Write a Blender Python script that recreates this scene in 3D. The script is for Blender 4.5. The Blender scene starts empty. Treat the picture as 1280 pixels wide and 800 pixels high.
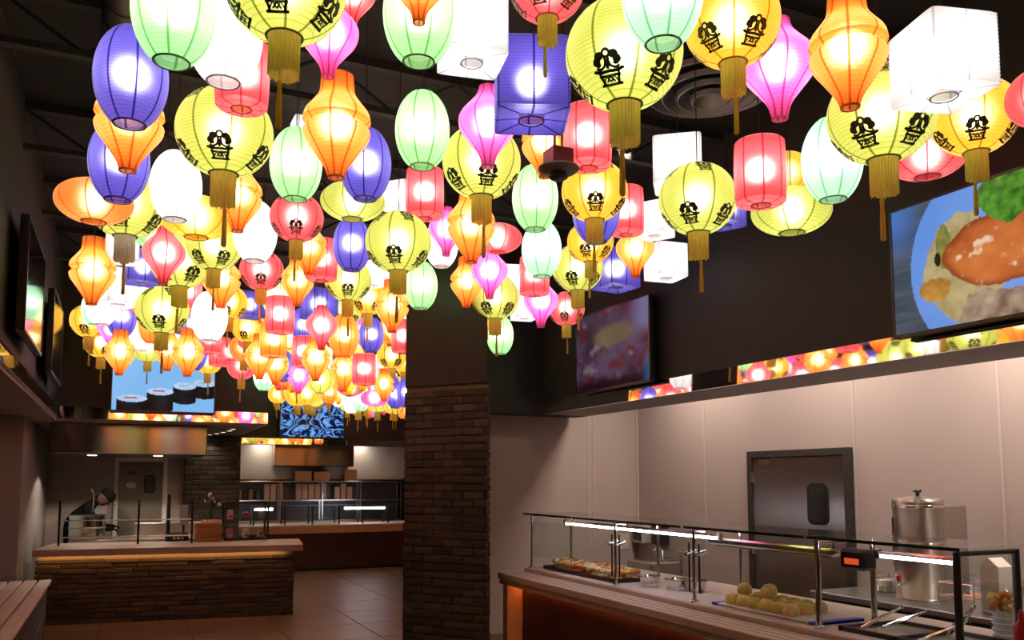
import bpy, bmesh, math, random
from mathutils import Vector, Matrix
S = bpy.context.scene
COL = S.collection
R_ = math.radians
random.seed(7)
CEIL = 4.3                                    # height of the dark ceiling

# ---------------------------------------------------------------- camera
FPX, PITCH, YAW, EYE = 1050.0, R_(5.0), R_(24.93), 1.65
cam_d = bpy.data.cameras.new('camera')
cam = bpy.data.objects.new('camera', cam_d)
COL.objects.link(cam)
cam_d.sensor_fit = 'HORIZONTAL'
cam_d.sensor_width = 36.0
cam_d.lens = 36.0 * FPX / 1280.0
CY = 600 - FPX * math.tan(PITCH)              # row of the optical axis
cam_d.shift_y = (CY - 400) / 1280.0
cam_d.clip_start = 0.05
cam.location = (0, 0, EYE)
cam.rotation_euler = (math.pi / 2 + PITCH, 0, -YAW)
S.camera = cam
FWD = Vector((math.sin(YAW) * math.cos(PITCH), math.cos(YAW) * math.cos(PITCH), math.sin(PITCH)))
RGT = Vector((math.cos(YAW), -math.sin(YAW), 0))
UPV = RGT.cross(FWD)
ORG = Vector((0, 0, EYE))
def ray(u, v):                                # direction of a pixel, unit depth along the optical axis
    return FWD + RGT * ((u - 640) / FPX) + UPV * ((CY - v) / FPX)
def onX(u, v, X): d = ray(u, v); return ORG + d * (X / d.x)
def onY(u, v, Y): d = ray(u, v); return ORG + d * (Y / d.y)
def onZ(u, v, Z): d = ray(u, v); return ORG + d * ((Z - EYE) / d.z)
def atD(u, v, D): return ORG + ray(u, v) * D
def pix(p):
    q = Vector(p) - ORG; z = q.dot(FWD)
    return (640 + FPX * q.dot(RGT) / z, CY - FPX * q.dot(UPV) / z, z)

# ---------------------------------------------------------------- view and world
S.view_settings.view_transform = 'Standard'
S.view_settings.look = 'None'
S.view_settings.gamma = 1.0
S.view_settings.use_curve_mapping = False
S.view_settings.exposure = 0.0
KITCHEN_W = 34.0                              # power of one kitchen downlight
S.cycles.use_denoising = True
S.cycles.max_bounces = 8
S.cycles.diffuse_bounces = 4
S.cycles.glossy_bounces = 4
S.cycles.transmission_bounces = 6
S.cycles.transparent_max_bounces = 12
S.cycles.sample_clamp_indirect = 8.0
S.cycles.caustics_reflective = False
S.cycles.caustics_refractive = False
W = bpy.data.worlds.new('dark hall'); S.world = W
W.use_nodes = True
W.node_tree.nodes['Background'].inputs[0].default_value = (1.0, 0.75, 0.55, 1)
W.node_tree.nodes['Background'].inputs[1].default_value = 0.012

# ---------------------------------------------------------------- helpers
def tag(o, label=None, cat=None, group=None, kind=None):
    if label: o['label'] = label
    if cat: o['category'] = cat
    if group: o['group'] = group
    if kind: o['kind'] = kind
    return o
def empty(name, loc=(0, 0, 0), rz=0.0, label=None, cat=None, group=None):
    o = bpy.data.objects.new(name, None); COL.objects.link(o)
    o.empty_display_size = 0.1
    o.location = loc; o.rotation_euler = (0, 0, rz)
    return tag(o, label, cat, group)
def link(name, me, mat=None, parent=None, loc=None, rot=None, scale=None):
    o = bpy.data.objects.new(name, me); COL.objects.link(o)
    if parent is not None: o.parent = parent
    if loc is not None: o.location = loc
    if rot is not None: o.rotation_euler = rot
    if scale is not None: o.scale = scale
    if mat is not None:
        if not me.materials: me.materials.append(None)
        o.material_slots[0].link = 'OBJECT'; o.material_slots[0].material = mat
    return o
class MB:
    """collects primitives; build() links them as one mesh"""
    def __init__(s): s.v = []; s.f = []
    def add(s, vs, fs, M=None):
        n = len(s.v)
        s.v += [tuple(M @ Vector(p)) if M else tuple(p) for p in vs]
        s.f += [tuple(i + n for i in f) for f in fs]
        return s
    def box(s, x0, x1, y0, y1, z0, z1, M=None):
        return s.add([(x0,y0,z0),(x1,y0,z0),(x1,y1,z0),(x0,y1,z0),(x0,y0,z1),(x1,y0,z1),(x1,y1,z1),(x0,y1,z1)],
                     [(0,3,2,1),(4,5,6,7),(0,1,5,4),(1,2,6,5),(2,3,7,6),(3,0,4,7)], M)
    def bbox(s, x0, x1, y0, y1, z0, z1, b=0.01, M=None):
        """box with chamfered edges"""
        bm = bmesh.new()
        bmesh.ops.create_cube(bm, size=1.0)
        for v in bm.verts:
            v.co = ((x0+x1)/2 + v.co.x*(x1-x0), (y0+y1)/2 + v.co.y*(y1-y0), (z0+z1)/2 + v.co.z*(z1-z0))
        bmesh.ops.bevel(bm, geom=bm.edges[:], offset=b, segments=1, affect='EDGES')
        bm.verts.index_update()
        s.add([v.co.copy() for v in bm.verts], [[v.index for v in f.verts] for f in bm.faces], M)
        bm.free(); return s
    def prism(s, poly, z0, z1, M=None):
        n = len(poly)
        vs = [(x, y, z0) for x, y in poly] + [(x, y, z1) for x, y in poly]
        return s.add(vs, [tuple(range(n))[::-1], tuple(range(n, 2*n))] + [(i, (i+1) % n, n+(i+1) % n, n+i) for i in range(n)], M)
    def lathe(s, prof, n=24, M=None, cap0=True, cap1=True, ph=0.0, sq=None):
        """prof: list of (r, z); sq: exponent for a squarish section"""
        vs = []; fs = []
        for r, z in prof:
            for k in range(n):
                a = 2*math.pi*k/n + ph
                q = r
                if sq: q = r / (abs(math.cos(a))**sq + abs(math.sin(a))**sq)**(1.0/sq)
                vs.append((q*math.cos(a), q*math.sin(a), z))
        m = len(prof)
        for i in range(m-1):
            for k in range(n):
                fs.append((i*n+k, i*n+(k+1) % n, (i+1)*n+(k+1) % n, (i+1)*n+k))
        if cap0: fs.append(tuple(range(n))[::-1])
        if cap1: fs.append(tuple(range((m-1)*n, m*n)))
        return s.add(vs, fs, M)
    def tube(s, pts, r, n=8, caps=True):
        pts = [Vector(p) for p in pts]; vs = []; fs = []
        rs = r if isinstance(r, (list, tuple)) else [r]*len(pts)
        for i, p in enumerate(pts):
            t = (pts[min(i+1, len(pts)-1)] - pts[max(i-1, 0)]).normalized()
            a = Vector((0, 0, 1)) if abs(t.z) < 0.9 else Vector((1, 0, 0))
            x = t.cross(a).normalized(); y = t.cross(x)
            for k in range(n):
                w = 2*math.pi*k/n
                vs.append(p + x*(rs[i]*math.cos(w)) + y*(rs[i]*math.sin(w)))
        for i in range(len(pts)-1):
            for k in range(n):
                fs.append((i*n+k, i*n+(k+1) % n, (i+1)*n+(k+1) % n, (i+1)*n+k))
        if caps: fs.append(tuple(range(n))); fs.append(tuple(range((len(pts)-1)*n, len(pts)*n))[::-1])
        return s.add(vs, fs)
    def mesh(s, name, smooth=False):
        me = bpy.data.meshes.new(name)
        me.from_pydata(s.v, [], s.f)
        bm = bmesh.new(); bm.from_mesh(me)
        bmesh.ops.recalc_face_normals(bm, faces=bm.faces[:])
        bm.to_mesh(me); bm.free()
        if smooth:
            me.shade_smooth()
            me.set_sharp_from_angle(angle=R_(smooth if smooth is not True else 40))
        me.update(); return me
    def build(s, name, mat, parent=None, smooth=False, loc=None, rot=None):
        return link(name, s.mesh(name, smooth), mat, parent, loc, rot)
def ball(mb, c, r, n=10, sz=1.0):
    k = max(4, n//2)
    prof = [(max(1e-4, r*math.cos(-math.pi/2 + math.pi*i/k)), r*sz*math.sin(-math.pi/2 + math.pi*i/k)) for i in range(k+1)]
    return mb.lathe(prof, n, Matrix.Translation(c), False, False)

# ---------------------------------------------------------------- materials
MATS = {}
def nodes_of(name):
    m = bpy.data.materials.new(name); m.use_nodes = True
    nt = m.node_tree; nt.nodes.clear()
    out = nt.nodes.new('ShaderNodeOutputMaterial')
    return m, nt, out
def pbr(name, col, rough=0.6, metal=0.0, var=0.15, scale=8.0, bump=0.0, stretch=None, col2=None, coat=0.0, spec=0.5, aniso=None):
    """plain surface with noise-driven colour variation, roughness and fine relief"""
    if name in MATS: return MATS[name]
    m, nt, out = nodes_of(name); N = nt.nodes.new; L = nt.links.new
    b = N('ShaderNodeBsdfPrincipled'); L(b.outputs[0], out.inputs[0])
    tc = N('ShaderNodeTexCoord'); mp = N('ShaderNodeMapping'); L(tc.outputs['Object'], mp.inputs[0])
    if stretch: mp.inputs['Scale'].default_value = stretch
    nz = N('ShaderNodeTexNoise'); nz.inputs['Scale'].default_value = scale; nz.inputs['Detail'].default_value = 4
    L(mp.outputs[0], nz.inputs['Vector'])
    mx = N('ShaderNodeMix'); mx.data_type = 'RGBA'
    c1 = [max(0, c*(1-var)) for c in col]; c2 = col2 or [min(1, c*(1+var)) for c in col]
    mx.inputs[6].default_value = (*c1, 1); mx.inputs[7].default_value = (*c2, 1)
    L(nz.outputs[0], mx.inputs[0]); L(mx.outputs[2], b.inputs['Base Color'])
    b.inputs['Roughness'].default_value = rough; b.inputs['Metallic'].default_value = metal
    b.inputs['Specular IOR Level'].default_value = spec
    if aniso:
        b.inputs['Anisotropic'].default_value = 1.0; tg = N('ShaderNodeCombineXYZ')      # brushing blurs reflections along this direction
        for i_ in range(3): tg.inputs[i_].default_value = aniso[i_]
        L(tg.outputs[0], b.inputs['Tangent'])
    if coat: b.inputs['Coat Weight'].default_value = coat
    if bump:
        bp = N('ShaderNodeBump'); bp.inputs['Strength'].default_value = bump; bp.inputs['Distance'].default_value = 0.01
        L(nz.outputs[0], bp.inputs['Height']); L(bp.outputs[0], b.inputs['Normal'])
    MATS[name] = m; return m
def glow(name, col, strength):
    if name in MATS: return MATS[name]
    m, nt, out = nodes_of(name)
    e = nt.nodes.new('ShaderNodeEmission'); e.inputs[0].default_value = (*col, 1); e.inputs[1].default_value = strength
    nt.links.new(e.outputs[0], out.inputs[0]); MATS[name] = m; return m
def glass(name, tint=(0.93, 0.97, 0.96), alpha=0.06):
    """thin clear pane: mostly clear, a glossy reflection on top"""
    if name in MATS: return MATS[name]
    m, nt, out = nodes_of(name); N = nt.nodes.new; L = nt.links.new
    t = N('ShaderNodeBsdfTransparent'); t.inputs[0].default_value = (*tint, 1)
    g = N('ShaderNodeBsdfGlossy'); g.inputs['Roughness'].default_value = 0.03
    fr = N('ShaderNodeFresnel'); fr.inputs[0].default_value = 1.45; ge = N('ShaderNodeNewGeometry')
    iv = N('ShaderNodeMath'); iv.operation = 'SUBTRACT'; iv.inputs[0].default_value = 1.0; L(ge.outputs['Backfacing'], iv.inputs[1])
    fm = N('ShaderNodeMath'); fm.operation = 'MULTIPLY'; L(fr.outputs[0], fm.inputs[0]); L(iv.outputs[0], fm.inputs[1])   # the pane's inner faces do not mirror
    mx = N('ShaderNodeMixShader'); L(fm.outputs[0], mx.inputs[0]); L(t.outputs[0], mx.inputs[1]); L(g.outputs[0], mx.inputs[2])
    L(mx.outputs[0], out.inputs[0]); MATS[name] = m; return m
def paper(name, col, seam, nseam, ribs, hot=(1, 1, 1), pitch=0.013):
    """translucent lantern paper lit by the bulb inside: coloured scatter plus a soft see-through lobe"""
    if name in MATS: return MATS[name]
    m, nt, out = nodes_of(name); N = nt.nodes.new; L = nt.links.new
    tc = N('ShaderNodeTexCoord'); sp = N('ShaderNodeSeparateXYZ'); L(tc.outputs['Object'], sp.inputs[0])
    def math_(op, a, b=None, c=None):
        n = N('ShaderNodeMath'); n.operation = op
        for i, q in enumerate((a, b, c)):
            if q is None: continue
            if isinstance(q, (int, float)): n.inputs[i].default_value = q
            else: L(q, n.inputs[i])
        return n.outputs[0]
    ang = math_('ARCTAN2', sp.outputs[1], sp.outputs[0])
    fr = math_('FRACT', math_('MULTIPLY_ADD', ang, nseam/(2*math.pi), 10.5))
    rad = math_('SQRT', math_('ADD', math_('POWER', sp.outputs[0], 2.0), math_('POWER', sp.outputs[1], 2.0)))
    dist = math_('MULTIPLY', math_('ABSOLUTE', math_('SUBTRACT', fr, 0.5)), math_('MULTIPLY', rad, 2*math.pi/nseam))
    sm = math_('MULTIPLY', math_('SUBTRACT', 1.0, math_('SMOOTH_MIN', math_('DIVIDE', dist, 0.0062), 1.0, 0.3)), 1.3)
    sm = math_('MINIMUM', math_('MAXIMUM', sm, 0.0), 1.0)
    rb = math_('FRACT', math_('DIVIDE', sp.outputs[2], pitch))
    rb = math_('MULTIPLY', math_('LESS_THAN', rb, 0.16), ribs)
    nz = N('ShaderNodeTexNoise'); nz.inputs['Scale'].default_value = 60; L(tc.outputs['Object'], nz.inputs['Vector'])
    rb = math_('ADD', rb, math_('MULTIPLY', nz.outputs[0], 0.12))
    mask = math_('MINIMUM', math_('ADD', sm, rb), 1.0)
    mx = N('ShaderNodeMix'); mx.data_type = 'RGBA'; L(mask, mx.inputs[0])
    mx.inputs[6].default_value = (*col, 1); mx.inputs[7].default_value = (*seam, 1)
    mh = N('ShaderNodeMix'); mh.data_type = 'RGBA'; L(mask, mh.inputs[0])
    mh.inputs[6].default_value = (*hot, 1); mh.inputs[7].default_value = (*seam, 1)
    tr = N('ShaderNodeBsdfTranslucent'); L(mx.outputs[2], tr.inputs[0])
    di = N('ShaderNodeBsdfDiffuse'); L(mx.outputs[2], di.inputs[0])
    rf = N('ShaderNodeBsdfRefraction'); rf.inputs['Roughness'].default_value = 0.88; rf.inputs['IOR'].default_value = 1.25
    L(mh.outputs[2], rf.inputs[0])
    m1 = N('ShaderNodeMixShader'); m1.inputs[0].default_value = 0.3; L(tr.outputs[0], m1.inputs[1]); L(di.outputs[0], m1.inputs[2])
    m2 = N('ShaderNodeMixShader'); m2.inputs[0].default_value = 0.16; L(m1.outputs[0], m2.inputs[1]); L(rf.outputs[0], m2.inputs[2])
    L(m2.outputs[0], out.inputs[0])
    MATS[name] = m; return m
# ---------------------------------------------------------------- materials of the place
M_BLACK = pbr('charcoal wall paint', (.010,.0090,.0083), .7, var=.2, scale=2)
M_CEIL = pbr('black ceiling paint', (.003,.003,.003), .9, var=.3, scale=3)
M_GREY = pbr('grey wall panel', (.43,.375,.34), .45, var=.05, scale=1.5, spec=.4)
M_GREY2 = pbr('grey soffit paint', (.36,.33,.30), .7, var=.08, scale=2)
M_DIM = pbr('taupe wall panel', (.20,.16,.125), .6, var=.1, scale=2)
M_GREYD = pbr('grey tiled panel', (.30,.29,.275), .5, var=.1, scale=2)
M_WHITE = pbr('white wall panel', (.62,.60,.57), .5, var=.05, scale=2)
M_STEEL = pbr('brushed stainless steel', (.56,.54,.51), .28, 1.0, var=.1, scale=30, stretch=(.05,1,1), bump=.03)
M_STEELV = pbr('brushed stainless steel door', (.58,.53,.48), .34, 1.0, var=.12, scale=30, stretch=(1,.05,1), aniso=(0, 1, 0))
M_CHROME = pbr('polished chrome', (.72,.70,.66), .12, 1.0, var=.05)
M_MIRROR = pbr('polished mirror strip', (.86,.85,.84), .03, 1.0, var=.02)
M_BLKMET = pbr('black metal', (.018,.018,.018), .45, .4, var=.2)
M_BLKPLA = pbr('black plastic', (.014,.014,.015), .35, var=.2)
M_FRAME = pbr('dark bronze door frame', (.045,.042,.038), .5, .3, var=.1)
M_STONE = pbr('pale stone worktop', (.56,.47,.41), .38, var=.08, scale=40)
M_STONE2 = pbr('taupe stone worktop', (.40,.31,.25), .4, var=.1, scale=40)
M_WOODDK = pbr('dark wood panel', (.060,.028,.018), .45, var=.5, scale=6, stretch=(1,6,.6))
M_FLOOR = pbr('brown floor tile', (.125,.066,.040), .36, var=.25, scale=1.3)
M_MORT = pbr('mortar', (.125,.108,.088), .9, var=.2, scale=60)
BRICKS = [pbr('brown brick %s' % c, k, .85, var=.4, scale=40, bump=.4) for c, k in
          (('a', (.062,.047,.037)), ('b', (.046,.036,.029)), ('c', (.076,.057,.044)), ('d', (.032,.026,.022)))]
M_SLAT = pbr('pale bench slat', (.68,.63,.55), .5, var=.12, scale=10, stretch=(8,.5,8))
M_GLASS = glass('clear glass')

def struct(o): o['kind'] = 'structure'; return o
def sbox(name, m, x0, x1, y0, y1, z0, z1, parent=None):
    o = MB().box(x0, x1, y0, y1, z0, z1).build(name, m, parent)
    return o if parent else struct(o)

ZS = 2.35                    # underside of all the dark fascias
XR, XL = 4.10, -0.70         # dark upper walls left and right of the hall
YF, XK = 8.40, 5.54          # grey kitchen walls
# floor tiles: large squares with recessed joints
fl = sbox('floor', pbr('floor grout', (.08,.045,.03), .8), -3, 6.2, -3, 20.2, -.05, 0)
ts = .9
tile_me = MB().bbox(-ts/2+.004, ts/2-.004, -ts/2+.004, ts/2-.004, 0, .008, .003).mesh('floor_tile')
for i in range(-3, 7):
    for j in range(-3, 22):
        x, y = i*ts+.3, j*ts+.2
        link('floor_tile', tile_me, M_FLOOR, fl, (x, y, 0), (0, 0, 0))
sbox('ceiling', M_CEIL, -3, 6.2, -3, 20.2, CEIL, CEIL+.1)
sbox('wall_back', M_BLACK, -3, 6.2, -3.1, -3, 0, CEIL)
sbox('wall_right_upper', M_BLACK, XR, XR+.55, -3, 8.0, ZS+.03, CEIL)
sbox('wall_right_end_upper', M_BLACK, 3.0, XR+.55, 8.0, 8.3, ZS+.0, CEIL)
sbox('wall_kitchen_end', M_GREY, 2.9, XK+.1, YF, YF+.1, 0, 3.1)
sbox('wall_kitchen_back', M_GREY, XK, XK+.1, -3, YF, 0, 3.1)
sbox('ceiling_kitchen', M_WHITE, XR+.55, XK, -3, YF, 3.0, 3.1)
sbox('trim_1', M_GREY2, XR, XR+.55, -3, 8.0, ZS, ZS+.03)
def tilted(name, x0, y0, x1, y1, z0, h, nx, ny, lean=.005):
    # mirror strip along a fascia, its upper edge leaning back
    a = [(x0, y0, z0), (x1, y1, z0), (x1, y1, z0+h), (x0, y0, z0+h)]
    k = .024
    v = a + [(p[0]+nx*(k if i < 2 else k-lean), p[1]+ny*(k if i < 2 else k-lean), p[2]) for i, p in enumerate(a)]
    return struct(MB().add(v, [(0,1,2,3),(4,7,6,5),(0,4,5,1),(1,5,6,2),(2,6,7,3),(3,7,4,0)]).build(name, M_MIRROR))
tilted('trim_2', XR, -3, XR, 7.98, ZS, .135, -1, 0)
sbox('wall_far_right', M_BLACK, 5.7, 5.8, 8.5, 20, 0, CEIL)
# panel joints on the kitchen walls: slim cover strips
M_STRIP = pbr('grey joint strip', (.50,.46,.43), .4, .0, var=.05)
for u in (880, 1067, 1250):
    Y = onX(u, 530, XK).y
    sbox('trim_3', M_STRIP, XK-.006, XK, Y-.008, Y+.008, .9, 3.0)
for u, dz in ((735, .02), (742, .02)):
    X = onY(u, 560, YF).x
    sbox('trim_4', M_STRIP, X-.008, X+.008, YF-.006, YF, .9, 2.8)
sbox('trim_5', M_STRIP, XK-.02, XK, YF-.02, YF, .9, 3.0)
# left side
sbox('wall_left_upper', M_BLACK, XL-.3, XL, -3, 11.1, ZS+.02, CEIL)
sbox('trim_6', M_GREY2, -2.3, XL, -3, 11.1, ZS-.01, ZS+.02)
tilted('trim_7', XL, 2, XL, 11.07, ZS+.02, .12, 1, 0)
sbox('wall_left', M_GREYD, -2.3, -2.2, -3, 10.4, 0, ZS-.01)
sbox('wall_left_end', M_GREYD, -2.3, -.96, 10.4, 14.1, 0, ZS-.01)
# left bay
sbox('wall_bay_upper', M_BLACK, XL, 1.69, 11.1, 11.35, ZS+.02, CEIL)
sbox('wall_bay_side_upper', M_BLACK, 1.5, 1.69, 11.35, 17.0, ZS+.02, CEIL)
tilted('trim_8', XL+.03, 11.1, 1.69, 11.1, ZS+.02, .14, 0, -1)
sbox('ceiling_bay', M_GREY2, -2.3, 1.69, 11.1, 14.1, ZS, ZS+.02)
sbox('wall_bay_back', M_GREY, -.96, .90, 14.0, 14.1, 0, ZS)
wbb = sbox('wall_bay_brick', pbr('far brick', (.05,.036,.028), .9, var=.5, scale=14, stretch=(1,1,6)), .90, 1.72, 13.9, 14.1, 0, ZS)
# far bay
sbox('wall_far_upper', M_BLACK, 1.69, 5.7, 17.0, 17.3, ZS, CEIL)
tilted('trim_9', 1.69, 17.0, 5.69, 17.0, ZS, .12, 0, -1)
sbox('wall_far', M_DIM, -1, 5.7, 19.6, 19.7, 0, CEIL)
sbox('wall_far_panel', M_WHITE, 1.9, 5.7, 17.7, 17.8, 1.66, 2.45)
sbox('ceiling_far_bay', M_GREY2, -1, 5.7, 17.3, 19.6, 2.45, 2.5)

# bricks laid on a wall face: each a small block with its own jitter
BR_ME = {}
def brick_me(l, h, dep):
    k = (round(l, 3), h, dep)
    if k not in BR_ME: BR_ME[k] = MB().bbox(-l/2, l/2, -dep, .004, -h/2, h/2, .005).mesh('brick')
    return BR_ME[k]
def lay_bricks(parent, A, B, z0, z1, course, blen, dep=.016, gap=.010, seed=1, vary=0.0):
    """A, B: ends of the face in plan, seen with A on the left; bricks stand proud of it"""
    rnd = random.Random(seed)
    A = Vector(A); B = Vector(B); d = (B-A); Wd = d.length; d.normalize(); ang = math.atan2(d.y, d.x)
    z = z0; row = 0
    while z + course*.6 < z1:
        h = min(course, z1-z)-gap
        x = -(.5*blen if row % 2 else 0) - (rnd.choice((0, .25, .5))*blen if vary else 0)
        while x < Wd-.012:
            l = blen*(rnd.choice((.7, 1, 1, 1.35)) if vary else 1)
            a = max(0, x); b = min(Wd, x+l-gap)
            if b-a > .015:
                c = A + d*((a+b)/2)
                o = link('brick', brick_me(b-a, round(h, 4), dep), rnd.choice(BRICKS), parent, (c.x, c.y, z+h/2+gap/2), (0, 0, ang))
                o.location += Vector((-d.y, d.x)).to_3d()*rnd.uniform(-.003, .004)
            x += l
        z += course; row += 1
# brick pillar, its face turned towards the hall
PA, PB = Vector((2.27, 7.13)), Vector((2.765, 6.44))
pd = (PB-PA).normalized(); pn = Vector((-pd.y, pd.x))          # pn points into the pillar
vb = Vector((.37, .93)).normalized()*.5                          # depth of the pillar
pil = struct(MB().prism([tuple(PA+pn*.02), tuple(PB+pn*.02), tuple(PB+vb), tuple(PA+vb)], 0, 2.47).build('wall_pillar', M_MORT))
lay_bricks(pil, PA+pn*.02, PB+pn*.02, 0, 2.47, .0675, .205, seed=4)
lay_bricks(pil, PB+pn*.02, PB+vb, 0, 2.47, .0675, .205, seed=6)
lay_bricks(pil, PA+vb, PA+pn*.02, 0, 2.47, .0675, .205, seed=5)
struct(MB().prism([tuple(PA), tuple(PB), tuple(PB+vb), tuple(PA+vb)], 2.47, CEIL).build('wall_pillar_upper', M_BLACK))

# ceiling services
t = empty('spiral_duct', (0, 0, 0), 0, 'ribbed round spiral air duct running under the dark ceiling', 'duct')
M_DUCT = pbr('dull duct metal', (.06,.05,.045), .5, .6, var=.2)
MB().tube([(-.06, 2.4, 4.02), (-.06, 10.9, 4.02)], .10, 16).build('pipe', M_DUCT, t, True)
rim = MB().tube([(.104*math.cos(a), 0, .104*math.sin(a)) for a in [2*math.pi*i/16 for i in range(17)]], .006, 5, False).mesh('seam_ring', True)
for i in range(40): link('seam_ring', rim, M_DUCT, t, (-.06, 2.5+i*.21, 4.02))
for i in range(5): MB().box(-.075, -.045, 3+i*1.9, 3.03+i*1.9, 4.1, CEIL).build('strap', M_BLKMET, t)
for i, y in enumerate((3.4, 5.0, 6.6, 8.2, 9.8, 13.5)):
    t = empty('roof_joist', (0, y, 0), 0, 'open-web steel roof joist under the dark ceiling', 'joist', 'roof joists above the lanterns')
    x0, x1 = (XL, XR) if y < 11 else (1.7, 5.6)
    M_JOIST = pbr('dark joist steel', (.008,.0075,.007), .8, .0)
    MB().box(x0, x1, -.03, .03, 4.24, CEIL).build('chord', M_JOIST, t); MB().box(x0, x1, -.03, .03, 3.95, 3.99).build('chord', M_JOIST, t)
    n = int((x1-x0)/.4)
    for k in range(n):
        a = x0+(x1-x0)*k/n; b = x0+(x1-x0)*(k+1)/n
        MB().tube([(a, 0, 3.98 if k % 2 else 4.25), (b, 0, 4.25 if k % 2 else 3.98)], .012, 6).build('web_bar', M_JOIST, t)
c = onZ(888, 118, 4.12)
t = empty('ceiling_diffuser', (c.x, c.y, 0), 0, 'round grey ceiling air diffuser of concentric rings', 'diffuser')
M_DIFF = pbr('grey diffuser metal', (.16,.155,.15), .4, .5)
for r0, z in ((.40, 4.17), (.30, 4.14), (.205, 4.12), (.11, 4.10)):
    MB().lathe([(r0, z-.03), (r0+.012, z-.028), (r0+.02, z), (r0-.04, z+.06), (r0-.055, z+.055), (r0, z-.03)], 48, None, False, False).build('cone_ring', M_DIFF, t, True)
MB().lathe([(.05, 4.16), (.05, CEIL)], 12).build('neck', M_BLKMET, t)
MB().lathe([(.42, 4.2), (.42, CEIL)], 32).build('collar', M_CEIL, t)
# ---------------------------------------------------------------- lanterns
PAPER = {
 'chartreuse': paper('paper chartreuse', (.60,.64,.125), (.14,.18,.015), 8, .32, (.95,1,.55)),
 'yellow':     paper('paper yellow', (.88,.52,.03), (.40,.19,.005), 8, .28, (1,.93,.55)),
 'red':        paper('paper red', (.84,.10,.12), (.44,.02,.04), 8, .30, (1,.75,.72)),
 'pink':       paper('paper pink', (.86,.12,.46), (.50,.03,.20), 8, .30, (1,.85,.95)),
 'orange':     paper('paper orange', (.92,.26,.035), (.62,.09,.01), 8, .28, (1,.85,.50)),
 'green':      paper('paper green', (.40,.86,.38), (.12,.36,.10), 8, .26, (.9,1,.9)),
 'mint':       paper('paper mint', (.46,.88,.58), (.15,.40,.25), 8, .26, (.9,1,.95)),
 'purple':     paper('paper purple', (.115,.09,.52), (.02,.012,.15), 8, .30, (.75,.75,1)),
 'white':      paper('paper white', (.86,.88,.92), (.52,.54,.62), 8, .22, (1,1,1)),
}
PRINT = pbr('printed ink', (.02,.022,.008), .7, var=.3)
def thread(name, col):
    """shiny hanging threads that let some of the lamp light through"""
    m, nt, out = nodes_of(name); N = nt.nodes.new; L = nt.links.new
    tc = N('ShaderNodeTexCoord'); mp = N('ShaderNodeMapping'); mp.inputs['Scale'].default_value = (1, 1, .08); L(tc.outputs['Object'], mp.inputs[0])
    nz = N('ShaderNodeTexNoise'); nz.inputs['Scale'].default_value = 170; L(mp.outputs[0], nz.inputs['Vector'])
    mx = N('ShaderNodeMix'); mx.data_type = 'RGBA'; L(nz.outputs[0], mx.inputs[0])
    mx.inputs[6].default_value = (*[c*.55 for c in col], 1); mx.inputs[7].default_value = (*[min(1, c*1.35) for c in col], 1)
    a = N('ShaderNodeBsdfDiffuse'); b = N('ShaderNodeBsdfTranslucent'); L(mx.outputs[2], a.inputs[0]); L(mx.outputs[2], b.inputs[0])
    k = N('ShaderNodeMixShader'); k.inputs[0].default_value = .5; L(a.outputs[0], k.inputs[1]); L(b.outputs[0], k.inputs[2])
    L(k.outputs[0], out.inputs[0]); return m
GOLD = thread('gold fringe', (1.0,.70,.16))
SILV = thread('silver fringe', (.75,.72,.62))
RING = {c: pbr('ring ' + c, k, .6) for c, k in dict(chartreuse=(.16,.17,.01), yellow=(.35,.18,.01), red=(.45,.05,.05), pink=(.7,.15,.3),
        orange=(.7,.15,.02), green=(.3,.6,.3), mint=(.35,.65,.45), purple=(.12,.1,.35), white=(.7,.7,.75)).items()}
CORD = pbr('black hanging cord', (.012,.012,.012), .8)

def ribbed(fn, zs, n=34, amp=.0022):
    """profile r(z) between zs with fine horizontal wire ribs"""
    z0, z1 = zs; P = []
    for i in range(2*n+1):
        t = i/(2*n); z = z0 + (z1-z0)*t
        P.append((fn(z) + (0 if i % 2 else amp), z))
    return P
def interp(tab):
    def f(z):
        for (za, ra), (zb, rb) in zip(tab, tab[1:]):
            if z <= zb:
                t = min(1, max(0, (z-za)/(zb-za))); t2 = t
                return ra + (rb-ra)*t2
        return tab[-1][1]
    return f
def smooth_tab(tab, k=5):
    """Catmull-Rom through (z, r) pairs"""
    o = []; n = len(tab)
    for i in range(n-1):
        p = [tab[max(0, i-1)], tab[i], tab[i+1], tab[min(n-1, i+2)]]
        for j in range(k):
            t = j/k
            o.append(tuple(.5*((2*p[1][a]) + (-p[0][a]+p[2][a])*t + (2*p[0][a]-5*p[1][a]+4*p[2][a]-p[3][a])*t*t + (-p[0][a]+3*p[1][a]-3*p[2][a]+p[3][a])*t**3) for a in (0, 1)))
    o.append(tab[-1]); return o
def ell(a, b): return lambda z: a*math.sqrt(max(0.0, 1-(z/b)**2))
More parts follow.
